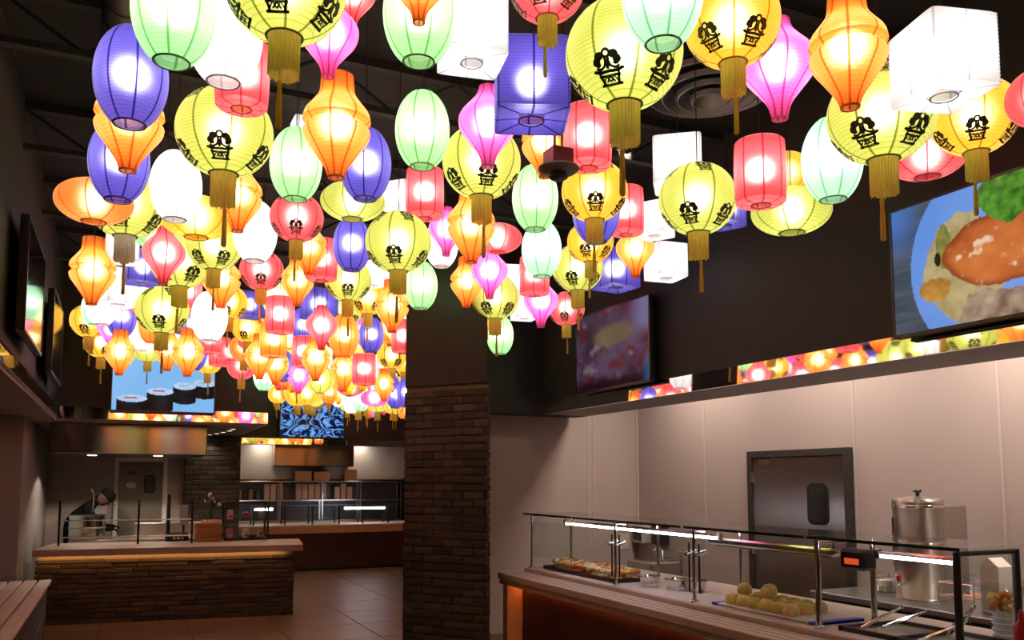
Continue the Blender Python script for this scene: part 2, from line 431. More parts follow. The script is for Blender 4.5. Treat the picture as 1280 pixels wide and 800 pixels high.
def shade(kind):
    mb = MB()
    if kind == 'round':   prof = ribbed(ell(.20, .19), (-.182, .182), 32, .002)
    elif kind == 'egg':   prof = ribbed(ell(.14, .215), (-.195, .195), 34)
    elif kind == 'flat':  prof = ribbed(ell(.21, .125), (-.119, .119), 22)
    elif kind == 'drum':
        prof = [(.045, -.158), (.085, -.156), (.108, -.150)] + ribbed(lambda z: .113+.006*(1-(z/.145)**2), (-.143, .143), 26, .0022) + [(.108, .150), (.085, .156), (.045, .158)]
    elif kind == 'spindle':
        t = smooth_tab([(-.21,.030),(-.17,.045),(-.11,.085),(-.055,.122),(-.022,.130)]) + [(-.002,.108)] + smooth_tab([(.018,.130),(.05,.122),(.09,.092),(.13,.068),(.20,.062)])
        prof = ribbed(interp(t), (-.21, .20), 34, .002)
    elif kind == 'top':
        t = smooth_tab([(-.21,.028),(-.15,.045),(-.09,.088),(-.03,.132),(.02,.142),(.06,.128),(.11,.085),(.15,.055),(.19,.045)])
        prof = ribbed(interp(t), (-.21, .19), 34, .002)
    elif kind == 'cube':
        prof = [(.05, -.134), (.09, -.137), (.138, -.142)] + ribbed(lambda z: .141, (-.138, .138), 18, .002) + [(.138, .142), (.09, .137), (.05, .134)]
        mb.lathe(prof, 48, None, False, False, math.pi/4, 18)
        return mb.mesh('paper_shade', 50), prof
    mb.lathe(prof, 48, None, False, False)
    return mb.mesh('paper_shade', 60), prof
SH = {}
for k in ('round', 'egg', 'flat', 'drum', 'spindle', 'top', 'cube'):
    me, prof = shade(k)
    SH[k] = (me, min(p[1] for p in prof), max(p[1] for p in prof), prof[0][0], max(p[0] for p in prof)*2, prof[-1][0])
def ring_mesh():
    mb = MB(); pts = [(math.cos(a), math.sin(a), 0) for a in [2*math.pi*i/24 for i in range(25)]]
    mb.tube(pts, .075, 6, False); return mb.mesh('opening_ring', True)
RING_ME = ring_mesh()
CORD_ME = MB().lathe([(.0028, 0), (.0028, 1)], 5).mesh('hanging_cord')
def fringe_mesh():
    mb = MB(); rnd = random.Random(3); n = 60; vs = []; fs = []
    for j in range(4):
        for k in range(n):
            a = 2*math.pi*k/n; r = .050 + (.0022 if k % 2 else -.0022) + .001*rnd.random()
            z = [.02, -.03, -.085, -.138][j] + (rnd.uniform(-.008, .008) if j == 3 else 0)
            vs.append((r*math.cos(a), r*math.sin(a), z))
    for j in range(3):
        for k in range(n): fs.append((j*n+k, j*n+(k+1) % n, (j+1)*n+(k+1) % n, (j+1)*n+k))
    mb.add(vs, fs); return mb.mesh('fringe')
FRINGE_ME = fringe_mesh()
TASSEL_ME = MB().lathe([(.003, 0), (.003, -.06), (.009, -.065), (.009, -.078), (.007, -.083), (.010, -.14), (.011, -.22), (.007, -.228)], 10).mesh('tassel', True)

# the printed emblem: cloud-shaped curls over a crossed basket, bent onto the globe
def emblem_mesh(lat0, size, a=.20, b=.19):
    tri_v = []; tri_f = []
    def put(x, y):
        la = lat0 + y*size/.19
        r = a*math.cos(la)+.0026*math.cos(la); z = b*math.sin(la)+.0026*math.sin(la)
        az = x*size/max(.03, a*math.cos(la))
        tri_v.append((r*math.sin(az), -r*math.cos(az), z)); return len(tri_v)-1
    def disc(cx, cy, rx, ry, n=14, hole=0):
        if hole:
            o = [put(cx+rx*math.cos(t), cy+ry*math.sin(t)) for t in [2*math.pi*i/n for i in range(n)]]
            q = [put(cx+hole*math.cos(t), cy+hole*math.sin(t)) for t in [2*math.pi*i/n for i in range(n)]]
            for i in range(n): tri_f.append((o[i], o[(i+1) % n], q[(i+1) % n], q[i]))
        else:
            c = put(cx, cy); o = [put(cx+rx*math.cos(t), cy+ry*math.sin(t)) for t in [2*math.pi*i/n for i in range(n)]]
            for i in range(n): tri_f.append((c, o[i], o[(i+1) % n]))
    def line(pts, w):
        prev = None
        for i, (x, y) in enumerate(pts):
            x0, y0 = pts[max(0, i-1)]; x1, y1 = pts[min(len(pts)-1, i+1)]
            l = math.hypot(x1-x0, y1-y0) or 1; nx, ny = -(y1-y0)/l*w/2, (x1-x0)/l*w/2
            c = (put(x+nx, y+ny), put(x-nx, y-ny))
            if prev: tri_f.append((prev[0], c[0], c[1], prev[1]))
            prev = c
    disc(0, .62, .20, .20, 14, .09)
    for s in (-1, 1):
        disc(s*.30, .55, .20, .17); disc(s*.42, .36, .17, .17); disc(s*.36, .22, .12, .08)
        line([(s*.07, .50), (s*.06, .30), (s*.12, .14), (s*.27, .05), (s*.40, .06), (s*.47, .14)], .11)
        line([(0, -.06), (s*.3, -.07), (s*.5, -.01), (s*.58, .03)], .13)
        disc(s*.58, .02, .07, .06, 10)
        line([(s*.38, -.08), (s*.40, -.22), (s*.34, -.32), (s*.30, -.55)], .11)
        line([(0, -.25), (s*.16, -.50)], .085); line([(0, -.50), (s*.16, -.25), (s*.30, -.50)], .085)
    line([(-.36, -.22), (.36, -.22)], .10); line([(-.44, -.58), (.44, -.58)], .12)
    line([(0, .40), (0, .02)], .13)
    me = bpy.data.meshes.new('printed_emblem'); me.from_pydata(tri_v, [], tri_f); me.update(); return me
EMB_LOW = emblem_mesh(R_(-40), .082)
EMB_HI = emblem_mesh(R_(42), .070)

KIND_W = {k: SH[k][4] for k in SH}; KIND_W['cube'] = .355
KIND_H = {k: SH[k][2]-SH[k][1] for k in SH}
KIND_WORD = dict(round='round', egg='egg-shaped', flat='flattened oval', drum='drum-shaped', spindle='double-bulged spindle', top='spinning-top', cube='cube')
BULB = {}
LAMP_W = 3.5
POWER = dict(round=1.0, flat=.95, cube=1.0, egg=1.05, drum=1.05, spindle=1.0, top=1.05)
def bulb_light(power):
    p = round(power, 2)
    if p not in BULB:
        l = bpy.data.lights.new('bulb', 'POINT'); l.energy = p; l.shadow_soft_size = .055; l.color = (1, .93, .84); BULB[p] = l
    return BULB[p]
LANTERNS = []
def lantern(kind, col, p, sc, yaw, tassel=None, near=True, power=1.0):
    me, zb, zt, rb, w, rt = SH[kind]
    t = empty('paper_lantern', p, yaw); t.scale = (sc, sc, sc); t['category'] = 'lantern'
    link('paper_shade', me, PAPER[col], t)
    if tassel or kind == 'round': rb_ = rb
    else: rb_ = rb
    link('opening_ring', RING_ME, RING[col], t, (0, 0, zb), None, (rb_*1.0, rb_*1.0, .05))
    top = 3.915 if abs(p[0]+.06) < .11 else CEIL
    link('hanging_cord', CORD_ME, CORD, t, (0, 0, zt), None, (1, 1, max(.05, (top - p[2])/sc - zt)))
    lt = bpy.data.objects.new('bulb', bulb_light(LAMP_W*POWER[kind]*power*sc*sc)); COL.objects.link(lt); lt.parent = t; lt.location = (0, 0, .01)
    if tassel:
        link('fringe', FRINGE_ME, SILV if tassel == 'silver' else GOLD, t, (0, 0, zb+.002))
        link('tassel', TASSEL_ME, GOLD, t, (.012, 0, zb-.09))
        if near:
            ph = random.uniform(0, 72)
            for k in range(5):
                link('printed_emblem', EMB_LOW, PRINT, t, (0, 0, 0), (0, 0, R_(72*k + ph)))
                link('printed_emblem', EMB_HI, PRINT, t, (0, 0, 0), (0, 0, R_(72*k + ph + 30)))
    LANTERNS.append((t, kind, col, p, sc, tassel, w*sc))
    return t

# kind, colour, pixel centre, pixel width, optional (tassel); the distance follows from the usual lantern size
G = 'gold'
NEAR = [
 ('egg','green',217,12,100), ('egg','white',281,42,92), ('round','chartreuse',357,-18,150,G), ('drum','red',303,95,66), ('top','pink',411,44,74),
 ('top','red',440,-8,60), ('egg','green',524,18,90), ('top','orange',524,-22,72), ('cube','white',590,42,97), ('round','red',684,-18,96,G),
 ('cube','purple',664,108,112), ('round','chartreuse',780,68,146,G), ('egg','mint',828,-12,102), ('round','yellow',915,28,118,G), ('top','pink',973,84,92),
 ('spindle','orange',1060,62,94), ('round','chartreuse',1102,143,130,G), ('cube','white',1178,78,113), ('round','yellow',1218,146,102,G), ('round','red',1300,122,78),
 ('flat','red',1158,195,96), ('egg','mint',1040,200,74), ('drum','red',950,216,64), ('round','yellow',985,216,56), ('flat','chartreuse',989,264,98),
 ('cube','purple',907,263,50), ('round','chartreuse',872,249,96,G), ('cube','white',847,206,73), ('cube','white',818,276,50), ('cube','white',832,328,52),
 ('top','orange',794,312,48), ('cube','purple',769,338,58), ('drum','red',782,264,46), ('round','yellow',743,239,82,G), ('egg','purple',745,262,60),
 ('drum','red',735,172,60), ('spindle','orange',680,178,56), ('top','pink',610,156,74), ('round','chartreuse',602,203,98,G), ('egg','green',528,163,68),
 ('spindle','orange',421,157,84), ('egg','purple',457,206,64), ('cube','white',384,170,46), ('egg','green',370,206,64), ('egg','purple',164,97,88),
 ('spindle','orange',162,150,82), ('egg','purple',149,202,72), ('round','chartreuse',281,166,118,G), ('egg','white',220,233,62), ('round','chartreuse',158,254,94,'silver'),
 ('flat','orange',118,252,92), ('spindle','orange',298,244,58), ('flat','yellow',246,272,90), ('flat','green',197,297,54), ('cube','white',153,310,46),
 ('top','red',205,318,52), ('round','chartreuse',226,326,74,G), ('round','chartreuse',268,308,66,G), ('egg','white',319,290,54), ('round','red',371,272,66,G),
 ('round','red',327,338,54,G), ('spindle','orange',116,338,54), ('cube','white',148,360,54), ('cube','purple',178,335,50), ('flat','chartreuse',441,252,80),
 ('egg','purple',440,306,47), ('drum','red',402,325,40), ('round','chartreuse',498,303,82,G), ('cube','white',500,248,44), ('drum','red',531,242,48),
 ('top','pink',558,288,44), ('egg','white',552,305,42), ('spindle','orange',589,281,60), ('flat','red',622,298,62), ('top','pink',612,340,46),
 ('egg','green',669,248,58), ('egg','mint',677,312,50), ('round','chartreuse',722,335,64,G), ('round','yellow',738,302,58,G), ('drum','red',668,345,38),
 ('round','red',708,386,46,G), ('top','pink',676,377,44), ('egg','green',526,357,42), ('round','yellow',546,355,44), ('spindle','orange',583,352,40),
 ('egg','purple',569,378,34), ('round','chartreuse',619,372,60,G), ('round','yellow',605,392,42,G), ('egg','green',625,419,34), ('egg','purple',565,440,38),
 ('drum','red',575,408,32), ('spindle','orange',490,382,42), ('spindle','orange',531,398,30), ('round','yellow',547,402,38,G), ('cube','purple',399,381,44),
 ('egg','purple',464,419,31), ('egg','orange',430,420,38), ('drum','red',505,421,32), ('egg','white',533,428,38), ('round','chartreuse',435,350,58,G),
 ('cube','white',467,343,36), ('spindle','orange',372,350,40), ('spindle','orange',386,308,44), ('round','chartreuse',203,388,64,G), ('drum','red',234,366,36),
 ('spindle','orange',277,348,46), ('egg','white',262,396,44), ('round','yellow',286,378,46,G), ('cube','purple',312,382,38), ('egg','green',346,371,36),
 ('drum','red',350,394,36), ('egg','purple',152,396,36), ('round','yellow',112,401,46,G), ('round','yellow',127,428,42,G), ('egg','purple',380,407,32),
 ('top','red',402,408,40), ('egg','white',128,380,38), ('egg','mint',118,385,30), ('round','yellow',460,372,46,G), ('cube','white',645,352,44),
 ('cube','white',655,385,36), ('drum','red',592,404,30), ('flat','mint',560,408,40), ('round','yellow',490,444,38,G), ('spindle','orange',177,368,40),
 ('top','red',160,418,36), ('egg','white',176,415,34), ('cube','purple',240,405,36), ('spindle','orange',235,440,38), ('egg','purple',243,440,32),
 ('flat','red',318,428,40), ('drum','orange',342,425,34), ('round','red',302,458,36,G), ('drum','red',275,440,28), ('spindle','orange',395,447,36),
 ('drum','red',380,440,30), ('flat','yellow',362,425,40), ('round','chartreuse',400,475,36), ('spindle','orange',430,462,34), ('drum','red',455,462,30),
 ('round','yellow',310,410,40,G), ('spindle','orange',325,445,36), ('cube','white',480,455,28), ('round','yellow',505,450,34,G), ('spindle','orange',150,440,36),
 ('round','chartreuse',185,436,36,G), ('spindle','orange',210,436,34), ('drum','red',262,424,28), ('egg','white',222,418,30), 
 ('spindle','orange',345,455,32), ('round','yellow',260,452,34,G), ('flat','red',288,440,36), ('egg','mint',330,470,26),
 ('round','orange',305,435,36,G), ('egg','orange',190,405,34), ('drum','red',205,410,28), ('top','pink',140,412,34),
]

def place(kind, u, v, w):
    """distance from the usual size, kept inside the band in which the lanterns hang"""
    d = KIND_W[kind]*FPX/w
    r = ray(u, v); z = EYE + r.z*d
    d2 = (3.45-EYE)/r.z if z > 3.45 else (2.78-EYE)/r.z if z < 2.78 else d
    return max(.74*d, min(1.3*d, d2)), d
SPOTS = []                       # [kind, colour, u, v, distance, distance at scale 1, tassel]
for e in NEAR:
    kind, col, u, v, w = e[:5]
    d, d1 = place(kind, u, v, w)
    SPOTS.append([kind, col, u, v, min(d, (10.6 if u < 332 else 7.5 if u > 600 else 16.5)/ray(u, v).y, (3.72 if u > 600 else 5.3)/max(.01, ray(u, v).x)), d1, e[5] if len(e) > 5 else None, w])
def dmax(u, v, d1, kind):
    """farthest a lantern may hang: short of the bay fascia on the left and of the right-hand wall"""
    r = ray(u, v); h = KIND_W[kind]/2
    lim = (16.6)/r.y
    if r.x*(10.85/r.y) < 1.85: lim = min(lim, 10.75/r.y)
    if u > 600: lim = min(lim, 7.55/r.y)
    if r.x > 0: lim = min(lim, (3.72 if u > 600 else 5.3)/r.x)
    return min(1.5*d1, lim)
def clash(a, b, strict=False):
    pa, pb = atD(a[2], a[3], a[4]), atD(b[2], b[3], b[4])
    sa, sb = a[4]/a[5], b[4]/b[5]
    wa, wb = (.20 if a[0] == 'cube' else KIND_W[a[0]]/2)*sa, (.20 if b[0] == 'cube' else KIND_W[b[0]]/2)*sb
    ha, hb = KIND_H[a[0]]*sa/2, KIND_H[b[0]]*sb/2
    h = math.hypot(pa.x-pb.x, pa.y-pb.y); dz = abs(pa.z-pb.z)
    if dz < ha+hb:
        k = 1.0
        if a[0] != 'cube' and b[0] != 'cube' and a[0] != 'drum' and b[0] != 'drum': k = math.sqrt(max(0.0, 1-(dz/(ha+hb))**2))
        lim = (wa+wb)*k*1.03
        if h < max(lim, .03): return True
    up, lw = (a, b) if pa.z > pb.z else (b, a)
    if strict: return h < max(wa, wb)+.065
    wu = wa if up is a else wb
    if h < .05: return True                       # the lower one's cord may not run through the upper one
    t = (b if lw is a else a)
    if lw[6] is None and h < wu*.9+.01 and dz > 0: return h < wu*.9
    return h < wu*.8
for it in range(260):
    moved = 0
    for i in range(len(SPOTS)):
        for j in range(i+1, len(SPOTS)):
            a, b = SPOTS[i], SPOTS[j]
            if abs(a[4]-b[4]) > 1.0 or abs(a[2]-b[2]) > 190: continue
            if clash(a, b):
                f, k = (a, b) if a[3] < b[3] else (b, a)
                if f[4]/k[4] > 1.06: f, k = k, f          # already far the other way round
                f[4] = max(.62*f[5], f[4]*.988); k[4] = min(dmax(k[2], k[3], k[5], k[0]), k[4]*1.012); moved += 1
    if not moved: break
# the far crowd: more of the same on a loose grid, behind those placed above
rl = random.Random(11)
FARC = ['yellow']*6 + ['orange']*6 + ['red']*4 + ['chartreuse']*3 + ['pink', 'white', 'white', 'green', 'mint', 'purple']
FARK = ['round']*6 + ['spindle']*4 + ['drum']*3 + ['egg']*3 + ['top']*2 + ['flat']*2 + ['cube']
FAR = []
def try_far(x, y, z, small=1.0):
    kind = rl.choice(FARK); col = rl.choice(FARC)
    if col in ('chartreuse', 'yellow') and kind in ('egg', 'drum', 'cube', 'top'): kind = 'round'
    if col == 'purple' and kind in ('top', 'drum', 'spindle'): kind = 'egg'
    if col in ('white', 'green', 'mint') and kind in ('spindle', 'top', 'drum', 'round'): kind = 'egg'
    u, v, dep = pix((x, y, z))
    w = KIND_W[kind]*FPX/dep*small
    if x > 5.3 or x < -.3 or u > 600: return
    if v > (498 if 345 < u < 432 else 516 if u > 332 else 465): return
    if u < 345 and y > 10.7: return
    if u > 510 and v > 425: return
    s = [kind, col, u, v, dep, dep/small, G if kind == 'round' else None, w]
    for q in SPOTS:                               # do not stand in front of one that the photograph shows
        if q[7] > 26 and q[4] > dep and abs(q[2]-u) < (q[7]+w)*.40 and abs(q[3]-v) < (q[7]+w)*.46: return
    for q in SPOTS+FAR:
        if abs(q[4]-dep) < 1.2 and clash(q, s, True): return
    FAR.append(s)
for k in range(2600):                             # the strip that runs on past the left bay
    if len(FAR) >= 118: break
    try_far(rl.uniform(1.95, 5.3), rl.uniform(10.6, 16.7), rl.uniform(2.72, 3.55), rl.uniform(.8, 1.0))
for k in range(2600):
    if len(FAR) + len(SPOTS) >= 296: break
    try_far(rl.uniform(-.3, 3.6), rl.uniform(6.5, 10.7), rl.uniform(2.72, 3.5), rl.uniform(.85, 1.0))
# the canopy runs on overhead and behind the viewer
OVER = []
for k in range(500):
    x, y, z = rl.uniform(-.3, 3.7), rl.uniform(-2.6, 1.9), rl.uniform(2.9, 3.5)
    if y > -.4:
        u, v, dep = pix((x, y, z-.55))
        if dep > .05 and v > -40 and -250 < u < 1550: continue
    if math.hypot(x, y) < .5: continue
    kind = rl.choice(FARK); col = rl.choice(list(PAPER))
    if kind == 'round': col = rl.choice(('chartreuse', 'yellow', 'red'))
    if any(math.hypot(x-q[2], y-q[3]) < .5 for q in OVER) or len(OVER) >= 24: continue
    OVER.append((kind, col, x, y, z))
for kind, col, u, v, d, d1, tas, w in SPOTS:
    lantern(kind, col, atD(u, v, d), d/d1, rl.uniform(0, 6.28), tas, w > 36)
N_NEAR = len(LANTERNS)
for kind, col, u, v, d, d1, tas, w in FAR:
    lantern(kind, col, atD(u, v, d), d/d1, rl.uniform(0, 6.28), tas, w > 36)

N_FAR = len(LANTERNS)
for kind, col, x, y, z in OVER: lantern(kind, col, Vector((x, y, z)), 1.0, rl.uniform(0, 6.28), G if kind == 'round' else None, False)

# labels: each lantern by its look and by the lanterns it hangs between
def words(i):
    t, kind, col, p, sc, tas, w = LANTERNS[i]
    return '%s %s' % (col, KIND_WORD[kind])
seen = {}
info = []
for i, L_ in enumerate(LANTERNS):
    u, v, dep = pix(L_[3]); info.append((u, v, dep, L_[6]*FPX/dep))
def label_for(i):
    t, kind, col, p, sc, tas, w = LANTERNS[i]
    extra = ' with %s fringe' % tas if tas else ''
    nb = sorted(range(N_FAR), key=lambda j: (info[i][0]-info[j][0])**2 + (info[i][1]-info[j][1])**2)[1:9]
    for a in range(len(nb)):
        for b in range(a+1, len(nb)):
            if words(nb[a]) == words(nb[b]): continue
            lab = '%s paper lantern%s, by %s and %s ones' % (words(i), extra, words(nb[a]), words(nb[b]))
            if lab not in seen: seen[lab] = i; return lab
    return '%s paper lantern%s in the crowd' % (words(i), extra)
for i in range(N_NEAR): LANTERNS[i][0]['label'] = label_for(i)
for i in range(N_FAR, len(LANTERNS)):
    LANTERNS[i][0]['label'] = '%s paper lantern%s overhead at the near end of the hall' % (words(i), ' with gold fringe' if LANTERNS[i][5] else '')
for i in range(N_NEAR, N_FAR):
    t, kind, col, p, sc, tas, w = LANTERNS[i]
    t['label'] = 'small %s paper lantern%s deep in the far lantern crowd' % (words(i), ' with gold fringe' if tas else '')
for L_ in LANTERNS: L_[0]['group'] = 'paper lanterns hung over the hall'
# ---------------------------------------------------------------- wall screens: a black frame round a fine grid whose cells carry the picture
def vnoise(seed):
    rnd = random.Random(seed); T = [[rnd.random() for _ in range(64)] for _ in range(64)]
    def f(x, y):
        i, j = math.floor(x), math.floor(y); a, b = x-i, y-j
        a = a*a*(3-2*a); b = b*b*(3-2*b)
        g = lambda p, q: T[p % 64][q % 64]
        return (g(i,j)*(1-a)+g(i+1,j)*a)*(1-b) + (g(i,j+1)*(1-a)+g(i+1,j+1)*a)*b
    return lambda x, y, o=3: sum(f(x*2**k, y*2**k)/2**k for k in range(o))/sum(1/2**k for k in range(o))
NZ = vnoise(5); NZ2 = vnoise(9)
def mix(a, b, t): t = max(0, min(1, t)); return tuple(p+(q-p)*t for p, q in zip(a, b))
def sst(a, b, x): t = max(0, min(1, (x-a)/(b-a))); return t*t*(3-2*t)
def lin(r, g, b): return tuple((c/255/12.92 if c < 10 else ((c/255+.055)/1.055)**2.4) for c in (r, g, b))
def pic_plate(x, y):          # seen mostly by its left half; blue-white plate with glazed salmon, greens and vegetables on a wooden table
    x *= 1.75
    c = mix(lin(45,58,78), lin(105,110,118), .5*NZ(x*3, y*60)+.3*NZ2(x*2, y*9))
    c = mix(c, lin(80,130,215), sst(.35, .0, x)*sst(.5, 1, y)*.8)
    ex, ey = (x-.92)/.76, (y-.46)/.78
    r = math.hypot(ex, ey)
    if r < 1:
        c = mix(lin(85,140,225), lin(130,165,235), .5+.6*(NZ(x*3, y*3)-.5)+.5*(1-r))
        n = NZ2(x*9, y*9); q = math.hypot((x-.62)/.34, (y-.40)/.42) + .35*(NZ(x*6, y*6)-.5)
        if q < .95: c = mix(lin(150,130,90), lin(215,195,140), n)
        if math.hypot((x-.37)/.14, (y-.30)/.10) + .5*(n-.5) < .9: c = mix(lin(150,95,40), lin(220,170,80), NZ(x*14, y*14))
        if math.hypot((x-.45)/.07, (y-.62)/.24) + .6*(n-.5) < .8: c = mix(lin(95,100,40), lin(170,160,85), NZ(x*14, y*14))
        if math.hypot((x-.40)/.035, (y-.52)/.07) + .6*(n-.5) < .8: c = lin(40,30,22)
        q = math.hypot((x-.95)/.50, (y-.50)/.27) + .22*(NZ(x*5, y*5)-.5)
        if q < 1:
            c = mix(lin(170,70,30), lin(235,140,75), NZ(x*5, y*7)); c = mix(c, lin(245,205,170), sst(.66, .8, NZ2(x*12, y*14)))
            c = mix(c, lin(120,45,20), sst(.8, 1, q)*.7)
        if y < .20+.10*(NZ(x*7, 3.3)-.5) and x > .62+.25*(NZ2(y*7, 1.7)-.5) and q > 1 and r < .92: c = mix(lin(90,55,45), lin(215,190,160), NZ2(x*10, y*12))
        if math.hypot((x-.98)/.24, (y-.90)/.24) + .7*(NZ(x*12, y*12)-.5) < .9: c = mix(lin(15,50,12), lin(110,175,60), NZ2(x*22, y*22))
    return c
def pic_meat(x, y):           # dim platter of sliced meat
    n = NZ(x*5, y*4); k = NZ2(x*9, y*7)
    s = NZ2((x+y)*7, (x-y)*4); c = mix(lin(62,30,28), lin(125,98,130), n*1.15); c = mix(c, lin(125,42,40), sst(.45, .7, k)*.8); c = mix(c, lin(165,150,165), sst(.6, .85, s)*.7)
    c = mix(c, lin(140,120,85), sst(.42, .8, 1.2-math.hypot((x-.55)/.45, (y-.66)/.22))*.9)
    c = mix(c, lin(150,140,190), sst(.7, .95, x)*sst(.5, .75, y)); c = mix(c, lin(45,15,20), sst(.25, .05, y+.2*(n-.5)))
    c = mix(c, lin(30,110,170), sst(.9, 1, x)*sst(.35, .1, y))
    return tuple(v*.7 for v in mix(c, lin(40,25,45), .2+.3*sst(.3, 0, x)))
def pic_rolls(x, y):          # four black seaweed rolls on light blue
    c = mix(lin(120,185,245), lin(150,205,255), .6*NZ(x*2, y*3)+.4*y)
    for cx, top, w, h in ((.90,.50,.115,.22), (.70,.44,.115,.26), (.46,.33,.13,.30), (.19,.20,.145,.36)):
        dx = (x-cx)/w
        if abs(dx) < 1:
            arc = .055*math.sqrt(1-dx*dx)
            if top-h-arc < y < top: c = mix(lin(8,9,14), lin(46,48,58), .6*(1-abs(dx))*NZ(x*20, y*20))
            if abs(y-top) < arc*1.15:
                c = mix(lin(150,200,250), lin(205,228,252), NZ2(x*30, y*40))
                if abs(y-top-.006) < .014 and abs(dx+.1) < .42: c = lin(205,45,60) if cx < .6 else lin(160,185,225)
    return c
def pic_shells(x, y):         # heap of blue-black mussels
    wx, wy = x*11+1.8*NZ(x*7, y*7), y*7+1.8*NZ2(x*7, y*7)
    v = .5+.5*math.sin(9*(NZ(wx*.55, wy*.55, 2))*3.4+wx*1.1)
    c = mix(lin(14,24,58), lin(90,155,235), sst(.35, .8, v)); c = mix(c, lin(140,185,250), sst(.90, .99, v))
    return mix(c, lin(15,20,35), sst(.62, .75, NZ2(x*9, y*9))*.7)
def screen_mat():
    m, nt, out = nodes_of('screen picture'); N = nt.nodes.new; L = nt.links.new
    a = N('ShaderNodeAttribute'); a.attribute_name = 'picture'
    e = N('ShaderNodeEmission'); e.inputs[1].default_value = .9; L(a.outputs['Color'], e.inputs[0])
    g = N('ShaderNodeBsdfGlossy'); g.inputs['Roughness'].default_value = .15; g.inputs[0].default_value = (.006,.006,.006,1)
    s = N('ShaderNodeAddShader'); L(e.outputs[0], s.inputs[0]); L(g.outputs[0], s.inputs[1]); L(s.outputs[0], out.inputs[0]); return m
M_SCREEN = screen_mat()
def screen(A, B, z0, z1, pic, label, nx=150, ny=84, tilt=0.0, off=.05):
    """A, B: plan ends of the screen, A on the viewer's left; z0..z1 its height"""
    A = Vector(A); B = Vector(B); d = (B-A); w = d.length; ang = math.atan2(d.y, d.x); h = z1-z0
    t = empty('wall_screen', (A.x, A.y, z0), ang, label, 'television')
    t.rotation_euler = (tilt, 0, ang)
    MB().bbox(-.015, w+.015, .004, .05, -.02, h+.012, .004).build('casing', M_BLKPLA, t)
    f = .012
    MB().box(-.015, w+.015, -.006, .004, -.02, 0).build('bezel', M_BLKPLA, t); MB().box(-.015, w+.015, -.006, .004, h, h+.012).build('bezel', M_BLKPLA, t)
    MB().box(-.015, 0, -.006, .004, 0, h).build('bezel', M_BLKPLA, t); MB().box(w, w+.015, -.006, .004, 0, h).build('bezel', M_BLKPLA, t)
    MB().box(w*.3, w*.7, .05, .05+off, h*.3, h*.7).build('wall_bracket', M_BLKMET, t)
    if pic is None:
        MB().box(0, w, -.002, .004, 0, h).build('dark_panel', pbr('switched-off screen glass', (.012,.012,.014), .08, var=.05), t); return t
    vs = [(w*i/nx, 0, h*j/ny) for j in range(ny+1) for i in range(nx+1)]
    fs = [(j*(nx+1)+i, j*(nx+1)+i+1, (j+1)*(nx+1)+i+1, (j+1)*(nx+1)+i) for j in range(ny) for i in range(nx)]
    me = bpy.data.meshes.new('display_panel'); me.from_pydata(vs, [], fs)
    at = me.color_attributes.new('picture', 'FLOAT_COLOR', 'POINT')
    buf = []
    for j in range(ny+1):
        for i in range(nx+1): buf += [*pic(i/nx, j/ny), 1.0]
    at.data.foreach_set('color', buf)
    link('display_panel', me, M_SCREEN, t); return t
XT = XR-.11
p0, p1 = onX(1114, 266, XT), onX(1119, 420, XT)
screen((XT, p0.y), (XT, p0.y-1.26), p1.z, p1.z+.715, pic_plate, 'large lit screen showing glazed salmon on a blue-white plate', 200, 112)
q0, q1 = onX(720, 400, XT), onX(812, 474, XT)
screen((XT, q1.y+1.24), (XT, q1.y), q1.z, q1.z+.715, pic_meat, 'dim screen showing sliced meat, on the dark wall above the food counter')
YT = 11.0
a, b = onY(139, 513, YT), onY(267, 516, YT)
screen((a.x, YT), (b.x, YT), b.z, b.z+.72, pic_rolls, 'lit screen showing four black seaweed rolls on light blue')
YT = 16.9
a, b = onY(350, 547, YT), onY(429, 547, YT)
screen((a.x, YT), (b.x, YT), b.z, b.z+.72, pic_shells, 'lit screen showing blue mussels, at the far end of the hall')
for Y, lb in ((6.1, 'switched-off glossy black screen above the slatted bench'), (8.4, 'switched-off glossy black screen on the dark wall nearer the brick counter')):
    screen((XL+.11, Y), (XL+.11, Y+1.24), 2.62, 3.34, None, lb, off=.06)
# ---------------------------------------------------------------- food counter on the right
YC0, YC1 = 1.2, 6.62          # near and far end of the counter
XC = 2.95                     # edge of the tray rail
t = empty('serving_counter', (XC, YC1, 0), 0, 'long pale serving counter with slotted tray rail and dark wood front', 'counter')
def part(name, m, x0, x1, y0, y1, z0, z1, parent, b=0, sm=False):
    """box given in world metres, put under a parent that stands unrotated"""
    o = parent.location
    mb = MB()
    (mb.bbox(x0-o.x, x1-o.x, y0-o.y, y1-o.y, z0-o.z, z1-o.z, b) if b else mb.box(x0-o.x, x1-o.x, y0-o.y, y1-o.y, z0-o.z, z1-o.z))
    return mb.build(name, m, parent)
def tube(name, m, pts, r, parent, n=10):
    o = parent.location
    return MB().tube([Vector(p)-o for p in pts], r, n).build(name, m, parent, True)
part('front_panel', M_WOODDK, 3.13, 3.17, YC0, YC1-.10, .06, .76, t)
part('kick_plate', M_BLKMET, 3.18, 3.22, YC0, YC1-.05, 0, .06, t)
part('end_panel', M_STONE, 2.99, 4.0, YC1-.09, YC1, 0, .83, t, .006)
part('counter_body', M_WOODDK, 3.2, 3.98, YC0, YC1-.09, .06, .82, t)
part('worktop', M_STONE, 3.20, 4.02, YC0, YC1+.02, .83, .90, t, .008)
for i in range(4): part('tray_rail_slat', M_STONE, XC+i*.062, XC+i*.062+.050, YC0, YC1+.02, .815, .868, t, .006)
part('rail_shelf', M_STONE2, XC+.01, 3.2, YC0, YC1, .775, .815, t)
led = part('led_strip', glow('warm orange led', (1, .20, .03), 22.0), 3.112, 3.127, YC0+.02, YC1-.12, .762, .772, t)

